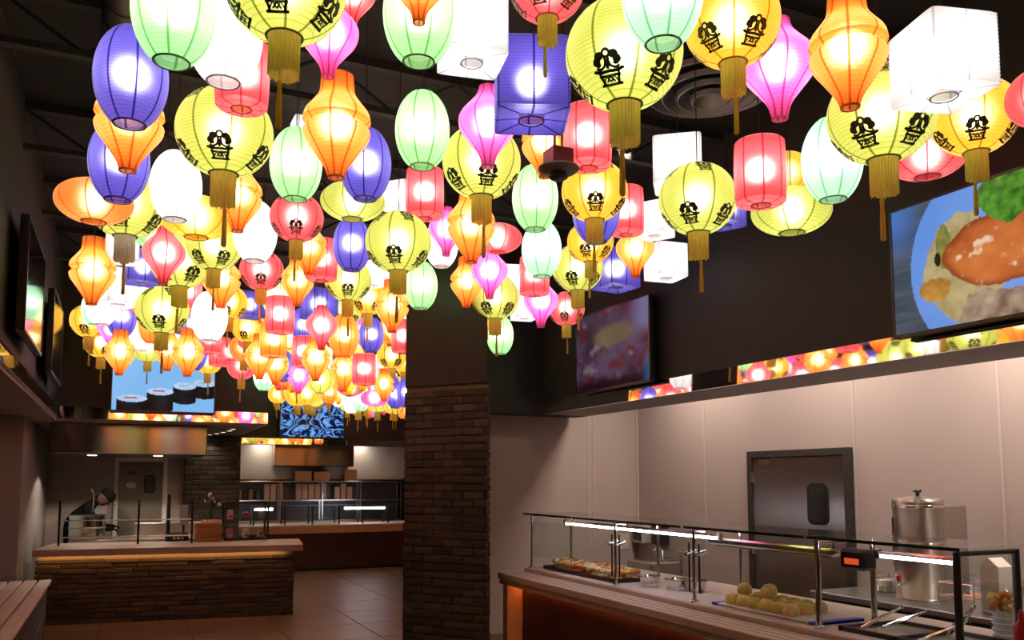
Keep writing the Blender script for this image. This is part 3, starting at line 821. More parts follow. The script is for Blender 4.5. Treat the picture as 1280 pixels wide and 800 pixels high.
# glass guard
XG, XB, ZG = 3.235, 3.62, 1.355
posts = [6.55, 5.20, 4.29, 3.27, 2.48]
t = empty('glass_guard', (XG, posts[0], .90), 0, 'long glass sneeze guard on slim chrome posts above the food', 'guard')
for i, y in enumerate(posts):
    for x in ((XG, XB) if i != 1 and i != 2 else (XG, XB-.02)):
        big = i >= 3
        p_ = tube('post', M_CHROME if not (i == 4) else M_FRAME, [(x, y, .90), (x, y, ZG-.01)], .016 if big else .011, t)
        o = MB().lathe([(.028, 0), (.028, .012), (.018, .018)], 14).build('foot', M_CHROME, p_, True, (x-XG, y-posts[0], 0))
    tube('cross_arm', M_CHROME if i != 4 else M_FRAME, [(XG, y, ZG-.02), (XB, y, ZG-.02)], .011, t)
    if i in (1, 2):
        for s in (-.05, .05):
            tube('clamp', M_CHROME, [(XG-.03, y+s, 1.19), (XG+.05, y+s, 1.21)], .012, t); tube('clamp_rod', M_BLKMET, [(XG, y+s, .96), (XG, y+s, 1.26)], .006, t)
ends = [(6.60, 4.35), (4.31, 3.30), (3.28, 2.42)]
for (a, b) in ends:
    part('top_pane', M_GLASS, XG-.06, XB+.05, b, a, ZG, ZG+.010, t)
    part('pane_edge', pbr('dark glass edge', (.02,.035,.03), .2), XG-.062, XG-.055, b, a, ZG-.003, ZG+.012, t)
for a, b in zip(posts, posts[1:]): part('front_pane', M_GLASS, XG-.006, XG, b+.02, a-.02, 1.00, 1.30, t)
for y in (posts[0], posts[4]): part('end_pane', M_GLASS, XG+.02, XB-.02, y-.004, y+.004, .93, 1.32, t)
# lamp tubes under the glass
def led_tube(A, B, label):
    A = Vector(A); B = Vector(B)
    t = empty('led_tube', A, 0, label, 'lamp')
    d = B-A
    MB().tube([(0, 0, 0), d], .008, 8).build('diffuser', glow('cool white tube', (.86, .82, 1), 26.0), t, True)
    MB().tube([(0, 0, .018), d+Vector((0, 0, .018))], .011, 6).build('housing', M_CHROME, t, True)
    for s in (0, 1): MB().bbox(-.014, .014, -.015, .015, -.014, .034, .004).build('end_cap', M_STEEL, t, False, A.lerp(B, s)-A)
led_tube((3.34, onX(707, 652, 3.34).y, 1.293), (3.34, onX(900, 668, 3.34).y, 1.293), 'bright white lamp tube under glass above the pastry tray')
led_tube((3.34, onX(1098, 690, 3.34).y, 1.285), (3.34, onX(1196, 700, 3.34).y, 1.285), 'bright white lamp tube under glass above the tong wells')
# heat lamp bar with its control box
y0, y1 = onX(890, 685, 3.42).y, onX(1046, 697, 3.42).y
t = empty('heat_lamp', (3.42, y1, 1.27), 0, 'chrome heat lamp bar with red control display above the buns', 'heat lamp')
MB().bbox(-.035, .035, 0, y0-y1, -.022, .022, .012).build('reflector', M_CHROME, t)
MB().tube([(0, .05, -.022), (0, y0-y1-.05, -.022)], .010, 8).build('element', pbr('heater element', (.05,.10,.08), .3, .5), t, True)
MB().bbox(-.05, .05, -.22, -.06, -.075, .03, .015).build('control_box', M_BLKPLA, t)
MB().box(-.053, -.0505, -.19, -.10, -.045, -.015).build('display', glow('red display', (1, .10, .03), .8), t)
MB().tube([(0, -.06, 0), (0, .03, 0)], .012, 8).build('conduit', M_CHROME, t, True)
for yy in (.02, y0-y1-.03): MB().tube([(0, yy, .015), (0, yy, .082)], .005, 6).build('hanger', M_CHROME, t, True)

# ---- food
def disc_food(mb, r, h, n=12, dome=.5): mb.lathe([(r*.96, 0), (r, h*.3), (r*.9, h*.8), (r*.55, h*(1+dome*.1)), (.001, h*(1+dome*.2))], n, None, True, False); return mb
ZW = .90
ya, yb = min(6.44, onZ(672, 706, .92).y), onZ(836, 722, .92).y
t = empty('pastry_tray', (3.285, yb, ZW+.001), 0, 'long black tray crowded with golden topped pastries', 'tray')
LT = ya-yb
MB().bbox(0, .27, 0, LT, 0, .012, .004).build('base', M_BLKPLA, t)
for a_ in ((0, .012, 0, LT), (.258, .27, 0, LT), (0, .27, 0, .012), (0, .27, LT-.012, LT)): MB().box(*a_, .012, .03).build('rim', M_BLKPLA, t)
rf = random.Random(21)
FOOD = [pbr('food ' + n, c, .5, var=.3, scale=60, bump=.3) for n, c in (('gold', (.72,.42,.10)), ('orange', (.70,.22,.05)), ('cream', (.78,.62,.36)), ('green', (.28,.34,.08)), ('red', (.52,.09,.03)), ('pale', (.80,.72,.55)))]
TOP = [disc_food(MB(), .038, .028).mesh('crust', True), MB().prism([(-.036,-.034),(.036,-.036),(.0,.042)], 0, .022).mesh('crust'), MB().bbox(-.036,.036,-.036,.036,0,.03,.010).mesh('crust')]
BIT = [disc_food(MB(), .022, .014, 9).mesh('topping', True), MB().bbox(-.018,.018,-.014,.014,0,.012,.004).mesh('topping')]
nrow = int((LT-.10)/.094)
for j in range(nrow):
    f = j/nrow                                      # near end of the tray first
    for i in range(3):
        x = 3.285+.056+i*.079+rf.uniform(-.001, .001); y = yb+.06+j*.094+rf.uniform(-.005, .005)
        kind = rf.choice((0, 1, 2))
        col = FOOD[rf.choice((0, 0, 2)) if f < .35 else rf.choice((0, 1, 1, 4, 2)) if f < .75 else rf.choice((3, 3, 5, 2))]
        what = 'golden' if f < .35 else 'orange-topped' if f < .75 else 'green and pale'
        o = empty('pastry', (x, y, ZW+.0145), rf.choice((0, 1.57, 3.14, 4.71))+rf.uniform(-.1, .1), '%s pastry on the long black tray' % what, 'pastry', '%s pastries on the black tray' % what)
        link('crust', TOP[kind], col, o)
        for k in range(2): link('topping', BIT[(i+j+k) % 2], rf.choice(FOOD), o, (rf.uniform(-.012, .012), rf.uniform(-.012, .012), .020+.006*k), (0, 0, rf.uniform(0, 3)))
        if rf.random() < .85:
            o2 = empty('pastry', (x+rf.uniform(-.003, .003), y+rf.uniform(-.006, .006), ZW+.0575), rf.choice((0, 1.57)), '%s pastry stacked on others on the black tray' % what, 'pastry', '%s pastries on the black tray' % what)
            link('crust', TOP[rf.choice((0, 2))], rf.choice(FOOD[:3]), o2); link('topping', BIT[j % 2], rf.choice(FOOD), o2, (0, 0, .024))
# steel bowls
def bowl(p, r, h, label, fill=None):
    o = empty('steel_bowl', p, 0, label, 'bowl')
    MB().lathe([(r*.6, 0), (r*.85, h*.3), (r, h), (r*1.06, h), (r*1.06, h-.004), (r*.98, h-.006), (r*.82, h*.32), (r*.55, .006)], 20, None, True, True).build('basin', M_CHROME, o, True)
    if fill: disc_food(MB(), r*.86, h*.75, 14, .6).build('filling', fill, o, True)
wht = pbr('white sauce', (.75,.73,.68), .4, var=.1)
for u, v, r, lb, fl_ in ((812, 733, .075, 'steel bowl of white sauce beside the pastry tray', wht), (846, 737, .082, 'larger steel bowl heaped with white pieces behind the front glass', wht), (884, 738, .07, 'shallow empty steel bowl beside the bun board', None)):
    p = onZ(u, v, ZW); bowl((max(3.36, min(3.55, p.x)), p.y-(.03 if u == 884 else 0), ZW+.002), r, .075, lb, fl_)
# bun board
ya, yb = onX(898, 742, 3.34).y, onX(1012, 765, 3.34).y
yb = 3.34
t = empty('bun_board', (3.28, yb, ZW+.001), 0, 'white board with blue edges under yellow steamed buns', 'board')
LB = 4.18-yb
MB().bbox(0, .34, 0, LB, 0, .014, .003).build('slab', pbr('white board', (.62,.62,.66), .4), t)
for yy in (.0, LB-.05): MB().box(-.002, .342, yy, yy+.05, .0005, .0155).build('edge_band', pbr('blue band', (.04,.07,.62), .4), t)
bun_col = pbr('steamed bun', (.80,.62,.20), .5, var=.15, scale=40)
bun_me = disc_food(MB(), .045, .055, 14, .6).mesh('dough', True); tuft = MB().lathe([(.006, -.004), (.007, -.001), (.002, .003)], 8).mesh('pleat', True)
k = 0
for j in range(6):
    for i in range(3):
        o = empty('steamed_bun', (3.28+.065+i*.103+rf.uniform(-.002, .002), yb+LB-.11-j*.098, ZW+.0165), rf.uniform(0, 6), 'yellow steamed bun on the white board', 'bun', 'steamed buns on the white board')
        link('dough', bun_me, bun_col, o); link('pleat', tuft, bun_col, o, (0, 0, .060))
for j in range(3):
    o = empty('steamed_bun', (3.28+.1165+.103*(j % 2), yb+LB-.159-j*.098, ZW+.0775), 0, 'yellow steamed bun stacked on top of other buns', 'bun', 'upper steamed buns')
    link('dough', bun_me, bun_col, o); link('pleat', tuft, bun_col, o, (0, 0, .066))
# tong wells at the near end
t = empty('food_well', (3.30, 2.53, ZW+.001), 0, 'shallow steel food well let into the counter, with tongs', 'food well')
MB().bbox(0, .42, 0, .68, 0, .006, .002).build('pan_floor', M_STEEL, t)
for a_ in ((0, .02, 0, .68), (.40, .42, 0, .68), (0, .42, 0, .02), (0, .42, .66, .68), (0, .42, .33, .35)): MB().box(*a_, .0, .022).build('rim', M_FRAME, t)
for j, (x, y, a, st) in enumerate(((3.41, 2.70, .5, .10), (3.56, 2.72, -.4, .16), (3.58, 3.05, .9, .08), (3.42, 3.05, .2, .12))):
    o = empty('serving_tongs', (x, y, ZW+.008), a, ('pair of steel tongs leaning up in the near food well', 'pair of steel tongs lying crossed in the food well')[j % 2], 'tongs', 'tongs in the food well')
    for s in (-1, 1): MB().tube([(s*.004, -.11, .012+st), (s*.022, .02, .01+st*.4), (s*.012, .10, .008)], .0055, 6).build('arm', M_CHROME, o, True)
    MB().tube([(-.006, -.11, .012+st), (.006, -.11, .012+st)], .008, 6).build('hinge', M_CHROME, o, True)

# ---------------------------------------------------------------- behind the counter
XBK = 4.42
t = empty('back_counter', (XBK, .8, 0), 0, 'stainless back counter with dark front along the kitchen wall', 'counter')
part('worktop', M_STEEL, XBK, XK-.02, .8, 4.55, .84, .88, t, .006)
part('cabinet_body', pbr('dark steel front', (.05,.055,.05), .35, .7), XBK+.05, XK-.02, .82, 4.53, .10, .84, t)
part('plinth', M_BLKMET, XBK+.12, XK-.02, .85, 4.5, 0, .10, t)
for y in (1.7, 2.6, 3.5): part('door_gap', M_BLKMET, XBK+.046, XBK+.05, y-.004, y+.004, .12, .82, t)
part('splash_lip', M_STEEL, XK-.05, XK-.02, .8, 4.55, .88, .98, t)
# tall tea urn
p = onX(1152, 745, 4.78)
t = empty('tea_urn', (4.78, p.y, .882), 0, 'tall stainless tea urn with black lid knob and red tap', 'urn')
MB().lathe([(.150, 0), (.155, .01), (.155, .60), (.158, .605), (.158, .63), (.150, .645), (.04, .662), (.001, .664)], 32).build('body', M_STEEL, t, True)
MB().lathe([(.159, .585), (.161, .59), (.161, .60), (.159, .605)], 32, None, False, False).build('band', M_CHROME, t, True)
MB().lathe([(.012, .66), (.012, .68), (.026, .69), (.028, .70), (.020, .708)], 14).build('lid_knob', M_BLKPLA, t, True)
tp = MB().tube([(-.15, 0, .10), (-.20, 0, .10), (-.21, 0, .07)], .012, 8).build('tap', M_CHROME, t, True)
MB().bbox(-.215, -.185, -.012, .012, .112, .16, .006).build('tap_lever', pbr('red plastic', (.55,.02,.03), .35), tp)
MB().tube([(-.157, .07, .20), (-.157, .07, .52)], .008, 8).build('sight_glass', M_CHROME, t, True)
MB().bbox(-.16, -.154, -.05, .03, .26, .33, .003).build('badge', pbr('dull badge', (.18,.16,.14), .4, .8), t)
for k in range(3): MB().lathe([(.014, -.0), (.014, .02)], 8).build('foot', M_BLKPLA, t, False, (.12*math.cos(k*2.1), .12*math.sin(k*2.1), -.0))
p = onX(1186, 730, 5.20)
t = empty('tea_machine', (5.20, p.y, .882), 0, 'boxy stainless dispenser with pink label behind the urn', 'dispenser')
MB().bbox(-.13, .13, -.07, .07, 0, .60, .012).build('body', M_STEEL, t)
MB().box(-.134, -.130, -.045, .045, .34, .56).build('label_plate', pbr('pink label', (.62,.38,.36), .5), t)
MB().bbox(-.16, -.13, -.03, .03, .10, .15, .008).build('spout', M_BLKPLA, t)
# smaller kitchen things
p = onX(1106, 738, 4.85)
t = empty('steel_canister', (4.85, p.y, .882), 0, 'squat steel canister with wire lid beside the tea urn', 'canister')
MB().lathe([(.085, 0), (.09, .005), (.09, .075), (.093, .08), (.06, .095), (.001, .10)], 20).build('body', M_CHROME, t, True)
MB().tube([(-.05, 0, .095), (-.04, 0, .14), (.04, 0, .14), (.05, 0, .095)], .005, 6).build('handle', M_CHROME, t, True)
p = onX(1212, 748, 4.75)
t = empty('wire_rack', (4.75, p.y, .882), 0, 'small wire cup rack standing right of the tea urn', 'rack')
for z in (.06, .14):
    MB().tube([(-.12, -.12, z), (.12, -.12, z), (.12, .12, z), (-.12, .12, z), (-.12, -.12, z)], .005, 6).build('loop', M_CHROME, t, True)
for x in (-.12, .12):
    for y in (-.12, .12): MB().tube([(x, y, 0), (x, y, .16)], .005, 6).build('leg', M_CHROME, t, True)
for x in (-.06, 0, .06): MB().tube([(x, -.12, .06), (x, .12, .06)], .004, 6).build('wire', M_CHROME, t, True)
p = onX(1246, 745, 4.62)
t = empty('carton', (4.62, p.y, .882), 0, 'tall white carton on the back counter by the end post', 'carton')
MB().bbox(-.06, .06, -.06, .06, 0, .27, .006).build('box', pbr('white card', (.72,.68,.62), .6), t)
MB().add([(-.06,-.06,.27),(.06,-.06,.27),(.06,.06,.27),(-.06,.06,.27),(-.06,0,.32),(.06,0,.32)], [(0,1,5,4),(2,3,4,5),(0,4,3),(1,2,5),(3,2,1,0)]).build('gable', pbr('white card', (.72,.68,.62)), t)
# near end: fruit tub on a white stand, lidded jar, red bottle
p = onZ(1258, 800, .90)
t = empty('cup_stack', (3.80, onX(1255, 790, 3.80).y, .902), 0, 'stack of white paper cups under the fruit tub', 'cups')
for k in range(5): MB().lathe([(.040, 0), (.048, .022), (.051, .022), (.051, .026)], 18).build('cup', pbr('white paper cup', (.78,.75,.72), .55), t, True, (0, 0, k*.026))
c0 = t.location.copy()
t = empty('fruit_tub', (c0.x, c0.y, .902+.132), 0, 'clear tub of cut orange and yellow fruit', 'tub')
MB().lathe([(.072, 0), (.078, .01), (.092, .115), (.096, .115), (.096, .119), (.089, .119), (.074, .012), (.070, .006)], 24, None, True, True).build('tub_wall', glass('tub plastic', (.95,.95,.95)), t, True)
cut = [pbr('cut fruit ' + n, c, .35, var=.15) for n, c in (('mango', (.85,.42,.04)), ('melon', (.86,.60,.10)), ('papaya', (.80,.22,.04)))]
for k in range(34):
    a = rf.uniform(0, 6.28); r = .058*math.sqrt(rf.random()); z = .012+.075*(k/34)
    MB().bbox(-.014, .014, -.012, .012, -.011, .011, .004).build('fruit_piece', rf.choice(cut), t, False, (r*math.cos(a), r*math.sin(a), z), (rf.uniform(-.6,.6), rf.uniform(-.6,.6), a))
t = empty('lidded_jar', (3.95, onX(1278, 760, 3.95).y-.09, .902), 0, 'clear straw jar with round black lid at the counter end', 'jar')
MB().lathe([(.055, 0), (.058, .005), (.058, .19), (.05, .20)], 20).build('jar_wall', pbr('frosted jar', (.45,.43,.40), .25), t, True)
MB().lathe([(.060, .20), (.062, .21), (.062, .24), (.045, .268), (.001, .275)], 20).build('lid', M_BLKPLA, t, True)
t = empty('sauce_bottle', (3.56, onX(1278, 800, 3.56).y, .902), 0, 'red sauce bottle at the near end of the counter', 'bottle')
MB().lathe([(.032, 0), (.034, .005), (.034, .11), (.014, .145), (.012, .15)], 16).build('body', pbr('red sauce', (.42,.015,.015), .3), t, True)
MB().lathe([(.015, .15), (.015, .165), (.005, .19)], 12).build('cap', pbr('red cap', (.5,.03,.02), .35), t, True)

# kitchen door in the back wall
ya, yb = onX(939, 600, XK).y, onX(1067, 600, XK).y
zt = onX(1000, 562, XK).z
t = struct(empty('door_1', (XK, yb, 0), 0))
W_ = ya-yb
for a_ in ((0, .06, 0, zt), (W_-.06, W_, 0, zt), (.06, W_-.06, zt-.06, zt)): MB().box(-.05, 0, *a_).build('door_frame', M_FRAME, t)
lf = MB().bbox(-.035, -.005, .065, W_-.065, .02, zt-.065, .004).build('door_leaf', M_STEELV, t)
def rrect(w, h, r, n=5):
    P = []
    for cx, cy, a0 in ((w/2-r, h/2-r, 0), (-w/2+r, h/2-r, 90), (-w/2+r, -h/2+r, 180), (w/2-r, -h/2+r, 270)):
        for i in range(n+1): a = R_(a0+90*i/n); P.append((cx+r*math.cos(a), cy+r*math.sin(a)))
    return P
def rr_plate(name, m, w, h, r, d, parent, loc, rot):
    return MB().prism(rrect(w, h, r), 0, d).build(name, m, parent, False, loc, rot)
wy = onX(1027, 630, XK).y-yb; wz = onX(1027, 630, XK).z
rotX = (math.pi/2, 0, -math.pi/2)           # plate facing -x
rr_plate('window_gasket', M_BLKPLA, .24, .36, .06, .012, t, (-.037, wy, wz), rotX)
rr_plate('window_pane', pbr('dark door glass', (.015,.013,.012), .06, var=.05), .19, .31, .045, .003, t, (-.0495, wy, wz), rotX)
sy = onX(958, 575, XK).y-yb; sz = onX(958, 575, XK).z
MB().bbox(-.041, -.035, sy-.075, sy+.075, sz-.05, sz+.05, .002).build('sign_plate', pbr('bronze sign', (.16,.10,.07), .4, .6), t)
for z in (.25, 1.0, zt-.25): MB().box(-.055, -.036, W_-.085, W_-.055, z-.05, z+.05).build('hinge', M_STEEL, t)
# notices and dispenser low on the corner walls
def notice(u, v, w, h, m, label, wall, name='notice', cat='notice', d=.008):
    if wall == 'Y':
        p = onY(u, v, YF); t = empty(name, (p.x, YF, p.z-h/2), 0, label, cat); MB().bbox(-w/2, w/2, -d, 0, 0, h, .002).build('sheet', m, t)
        MB().box(-w/2+.01, w/2-.01, -d-.002, -d, h*.72, h*.9).build('heading', pbr('notice heading', (.35,.12,.10), .6), t)
    else:
        p = onX(u, v, XK); t = empty(name, (XK, p.y, p.z-h/2), 0, label, cat); MB().bbox(-d, 0, -w/2, w/2, 0, h, .002).build('case', m, t)
        MB().bbox(-d-.012, -d, -w/2+.03, w/2-.03, h*.12, h*.5, .003).build('opening', M_BLKPLA, t)
    return t
notice(780, 672, .13, .27, pbr('paper notice', (.62,.54,.50), .6), 'pale paper notice with red heading on the kitchen end wall', 'Y')
notice(806, 664, .22, .26, pbr('white dispenser', (.60,.57,.55), .4), 'white towel dispenser on the wall near the kitchen corner', 'X', 'towel_dispenser', 'dispenser', .10)
notice(830, 668, .20, .22, M_BLKPLA, 'black soap dispenser on the wall next to the white one', 'X', 'soap_dispenser', 'dispenser', .10)
# hand sink below the dispensers
p = onX(815, 705, 5.3)
t = empty('hand_sink', (XK-.02, p.y, .58), 0, 'small steel hand sink with tap below the dispensers', 'sink')
MB().bbox(-.40, 0, -.24, .24, .0, .20, .02).build('basin', M_STEEL, t)
MB().bbox(-.02, 0, -.24, .24, .20, .30, .004).build('splashback', M_STEEL, t)
MB().tube([(-.08, 0, .20), (-.08, 0, .30), (-.14, 0, .34), (-.20, 0, .30)], .012, 8).build('tap', M_CHROME, t, True)
MB().bbox(-.36, -.05, -.03, .03, -.58, .0, .01).build('pedestal', M_STEEL, t)

# kitchen ceiling lamps (out of sight behind the fascia)
for i, y in enumerate((1.6, 3.4, 5.2, 7.0)):
    t = empty('ceiling_panel_light', (4.95, y, 3.0), 0, 'warm panel light in the kitchen ceiling behind the fascia', 'light', 'kitchen panel lights')
    for q in ((-.2, -.18, -.65, .65), (.18, .2, -.65, .65), (-.2, .2, -.65, -.63), (-.2, .2, .63, .65)): MB().box(*q, -.02, 0).build('frame', M_WHITE, t)
    l = bpy.data.lights.new('downlight', 'AREA'); l.shape = 'RECTANGLE'; l.size = .34; l.size_y = 1.24; l.energy = KITCHEN_W*(1.2 if i < 2 else .8); l.color = (1, .77, .66)
    o = bpy.data.objects.new('lamp', l); COL.objects.link(o); o.parent = t; o.location = (0, 0, -.015)

# pendant speaker among the lanterns
p = atD(698, 212, 3.98)
t = empty('pendant_speaker', p, 0, 'maroon boxed pendant speaker with grey disc hanging among the lanterns', 'speaker')
MB().lathe([(.02, -.02), (.085, -.012), (.098, 0), (.098, .008), (.06, .014)], 28).build('disc', pbr('grey speaker disc', (.22,.20,.18), .4, .3), t, True)
MB().bbox(-.055, .055, -.055, .055, .012, .095, .004).build('box', pbr('maroon paint', (.20,.012,.03), .4), t)
MB().lathe([(.03, -.05), (.045, -.04), (.04, -.012)], 16).build('camera_dome', M_BLKPLA, t, True)
for s in (-.02, .02): MB().tube([(s, 0, .095), (s, 0, CEIL-p.z)], .007, 6).build('hanging_rod', pbr('brass rod', (.35,.18,.04), .4, .7), t, True)

# added fill: two unseen spots above the lanterns, for the end wall and pillar
for i, (x, y, tx, ty, tz, lb) in enumerate(((3.2, 4.9, 3.5, 8.4, 1.5, 'added unseen black fill spot aimed at the grey kitchen end wall'), (1.6, 3.3, 2.5, 6.8, 1.4, 'added unseen black fill spot aimed at the brick pillar'))):
    t = empty('track_light', (x, y, CEIL-.22), 0, lb, 'light')
    MB().lathe([(.045, 0), (.05, .01), (.05, .14), (.02, .16)], 14).build('can', M_BLKMET, t, True); MB().tube([(0, 0, .16), (0, 0, .22)], .008, 6).build('stem', M_BLKMET, t)
    l = bpy.data.lights.new('counter_spot', 'SPOT'); l.energy = (170, 120)[i]; l.color = (1, .82, .66); l.spot_size = R_((40, 30)[i]); l.spot_blend = .8; l.shadow_soft_size = .04
    o = bpy.data.objects.new('lamp', l); COL.objects.link(o); o.parent = t; o.location = (0, 0, -.01)
    o.rotation_euler = (Vector((tx, ty, tz))-Vector((x, y, CEIL-.23))).to_track_quat('-Z', 'Y').to_euler()
# ---------------------------------------------------------------- slatted bench along the left wall
XB1 = -.62
t = empty('slatted_bench', (-1.45, 3.0, 0), 0, 'long low bench of pale slats on a brick base by the left wall', 'bench')
for i in range(7):
    x1 = XB1-.135*i; MB().bbox(x1-.112+1.45, x1+1.45, 0, 7.25, .56, .60, .006).build('slat', M_SLAT, t)
bs = MB().box(.0, XB1-.05+1.45, 0, 7.2, 0, .56).build('base', M_MORT, t)
bx = XB1-.05+1.45
rnd = random.Random(8)
for r in range(7):                                  # visible far half of the base, in brick
    y = 4.2 + (.1 if r % 2 else 0)
    while y < 7.19:
        e = min(y+.205, 7.2)
        link('brick', brick_me(e-y-.01, .07, .016), rnd.choice(BRICKS), bs, (bx+.0, (y+e)/2, r*.08+.04), (0, 0, math.pi/2)); y += .205

# ---------------------------------------------------------------- left bay
CA, CB = Vector((-.84, 11.02)), Vector((1.98, 10.62))     # front of the brick counter in plan
cd = (CB-CA).normalized(); cn = Vector((-cd.y, cd.x)); CW = (CB-CA).length; ca = math.atan2(cd.y, cd.x)
t = empty('brick_counter', (CA.x, CA.y, 0), ca, 'dark brick serving counter with pale worktop and amber glow under its edge', 'counter')
core = MB().box(.02, CW-.02, .02, 1.0, 0, .80).build('core', M_MORT, t)
def lay_local(parent, x0, x1, z0, z1, course, blen, seed):
    rnd = random.Random(seed); z = z0; row = 0
    while z+course*.7 < z1:
        x = x0 - rnd.choice((0, .35, .6))*blen
        while x < x1-.02:
            l = blen*rnd.choice((.7, 1, 1, 1.4)); a, b = max(x0, x), min(x1, x+l-.008)
            if b-a > .03: link('brick', brick_me(round(b-a, 2), round(course-.009, 4), .02), rnd.choice(BRICKS), parent, ((a+b)/2, .02+rnd.uniform(-.008, .004), z+course/2))
            x += l
        z += course; row += 1
lay_local(core, 0, CW, 0, .78, .0575, .27, 3)
for k in range(13):
    link('brick', brick_me(.24, .048, .02), BRICKS[k % 4], core, (CW-.02, .15+.0, k*.0575+.028), (0, 0, math.pi/2))
    for q in (.40, .65, .89): link('brick', brick_me(.24, .048, .02), BRICKS[(k+int(q*7)) % 4], core, (CW-.02, q, k*.0575+.028), (0, 0, math.pi/2))
wt = MB().prism([(-.02, -.06), (CW+.10, -.06), (CW+.10, 1.02), (-.02, 1.02)], .80, .86).build('worktop', M_STONE2, t)
MB().box(-.02, CW+.10, -.06, -.048, .782, .80).build('edge_lip', M_STONE2, t)
MB().box(.02, CW-.12, -.044, -.030, .787, .799).build('led_strip', glow('amber led', (1, .45, .12), 26.0), t)
def cpt(x, y, z): q = CA + cd*x + cn*y; return Vector((q.x, q.y, z))      # point on the counter
def on_counter(u, v, z=.86): return onZ(u, v, z)
# glass guard of the bay: three posts and panes
t = empty('glass_guard', cpt(0, .55, .86), ca, 'dark framed glass screen on the brick counter', 'guard')
for x in (.12, 1.0, 1.62): MB().box(x-.012, x+.012, -.012, .012, 0, .54).build('post', M_BLKMET, t)
for a, b in ((.14, .98), (1.02, 1.60)):
    MB().box(a, b, -.004, .004, .10, .52).build('pane', M_GLASS, t)
MB().tube([(.12, 0, .10), (1.62, 0, .10)], .010, 6).build('rail', M_STEEL, t); MB().tube([(.12, 0, .30), (1.62, 0, .30)], .008, 6).build('rail', M_STEEL, t)
# cooking range behind
t = empty('cooking_range', (-.55, 12.15, 0), 0, 'stainless cooking range behind the brick counter', 'range')
MB().bbox(0, 1.65, 0, .75, .08, .84, .01).build('body', M_STEEL, t); MB().bbox(-.02, 1.67, -.03, .77, .84, .88, .006).build('top', M_STEEL, t)
for k in range(4): MB().tube([(.2+k*.4, -.05, .74), (.2+k*.4, -.01, .74)], .03, 10).build('knob', M_BLKPLA, t, True)
MB().box(0, 1.65, .05, .7, 0, .08).build('plinth', M_BLKMET, t)
MB().bbox(.75, 1.62, .60, .72, .88, 1.06, .01).build('back_ledge', M_STEEL, t)
p = onY(109, 655, 12.4)
t = empty('stock_pot', (p.x, 12.42, .882), 0, 'large steel stock pot on the range in front of the cook', 'pot')
MB().lathe([(.205, 0), (.215, .01), (.215, .30), (.225, .305), (.225, .315), (.20, .315), (.20, .02)], 28, None, True, True).build('body', M_CHROME, t, True)
MB().lathe([(.217, .14), (.220, .145), (.220, .155), (.217, .16)], 28, None, False, False).build('band', M_STEEL, t, True)
for s in (-1, 1): MB().tube([(s*.215, -.05, .24), (s*.26, -.05, .245), (s*.26, .05, .245), (s*.215, .05, .24)], .010, 6).build('handle', M_CHROME, t, True)
t2 = empty('ladle', (p.x+.05, 12.42, .94), 0, 'steel ladle standing upright in the stock pot', 'ladle')
MB().tube([(0, 0, .02), (.02, 0, .52), (-.02, 0, .60)], .009, 6).build('handle', M_CHROME, t2, True); ball(MB(), (0, 0, .03), .045).build('cup', M_CHROME, t2, True)
# hood with brushed front
hx0, hx1 = onY(62, 550, 11.5).x, onY(259, 550, 11.5).x
zb = onY(200, 568, 11.5).z
t = empty('extractor_hood', (hx0, 11.5, zb), 0, 'brushed steel extractor hood over the left cooking bay', 'hood')
MB().bbox(0, hx1-hx0, 0, 1.2, 0, ZS-zb-.002, .008).build('body', pbr('brushed hood steel', (.40,.36,.32), .14, 1.0, var=.10, scale=20, stretch=(1,1,.05), aniso=(0, 0, 1)), t)
MB().box(.02, hx1-hx0-.02, .03, 1.17, -.012, 0).build('filter', M_BLKMET, t)
for u in (115, 198):
    x = onY(u, 567, 11.6).x-hx0
    lm = MB().lathe([(.05, -.02), (.055, -.012), (.05, 0)], 14).build('lamp_lens', glow('hood lamp', (1, .75, .5), 10.0), t, True, (x, .16, 0))
    l = bpy.data.lights.new('hood_spot', 'SPOT'); l.energy = 40; l.color = (1, .80, .66); l.spot_size = R_(140); l.shadow_soft_size = .04
    o = bpy.data.objects.new('hood_spot', l); COL.objects.link(o); o.parent = t; o.location = (x, .95, -.04)
# door at the back of the bay
a, b = onY(143, 600, 14.0), onY(209, 600, 14.0); zt2 = onY(176, 572, 14.0).z
t = struct(empty('door_2', (a.x, 14.0, 0), 0)); W2 = b.x-a.x
M_DW = pbr('white door frame', (.82,.78,.72), .5)
for q in ((0, .06, 0, zt2), (W2-.06, W2, 0, zt2), (.06, W2-.06, zt2-.06, zt2)): MB().box(q[0], q[1], -.05, 0, q[2], q[3]).build('door_frame', M_DW, t)
MB().bbox(.06, W2-.06, -.03, -.005, .01, zt2-.06, .004).build('door_leaf', pbr('dull steel door', (.22,.20,.175), .4, .7), t)
wx = onY(187, 605, 14.0).x-a.x; wz = onY(187, 605, 14.0).z
rr_plate('window_gasket', M_BLKPLA, .16, .27, .045, .010, t, (wx, -.032, wz), (math.pi/2, 0, 0)); rr_plate('window_pane', pbr('grey door glass', (.12,.11,.10), .08, var=.05), .125, .23, .035, .003, t, (wx, -.0425, wz), (math.pi/2, 0, 0))
ox = onY(164, 607, 14.0).x-a.x
MB().lathe([(.075, 0), (.075, .006)], 20).build('oval_sign', pbr('white sign', (.75,.72,.68), .5), t, False, (ox, -.032, wz-.02), (math.pi/2, 0, 0)).scale = (1, .62, 1)
ox2 = onY(165, 591, 14.0)
MB().bbox(-.05, .05, -.006, 0, -.02, .02, .002).build('brown_plate', pbr('brown plate', (.10,.05,.03), .5), t, False, (ox2.x-a.x, -.032, ox2.z))
# wall of small brick beside the door: laid bricks
lay_bricks(wbb, (.90, 13.9), (1.72, 13.9), .9, 2.3, .075, .22, dep=.012, seed=31)
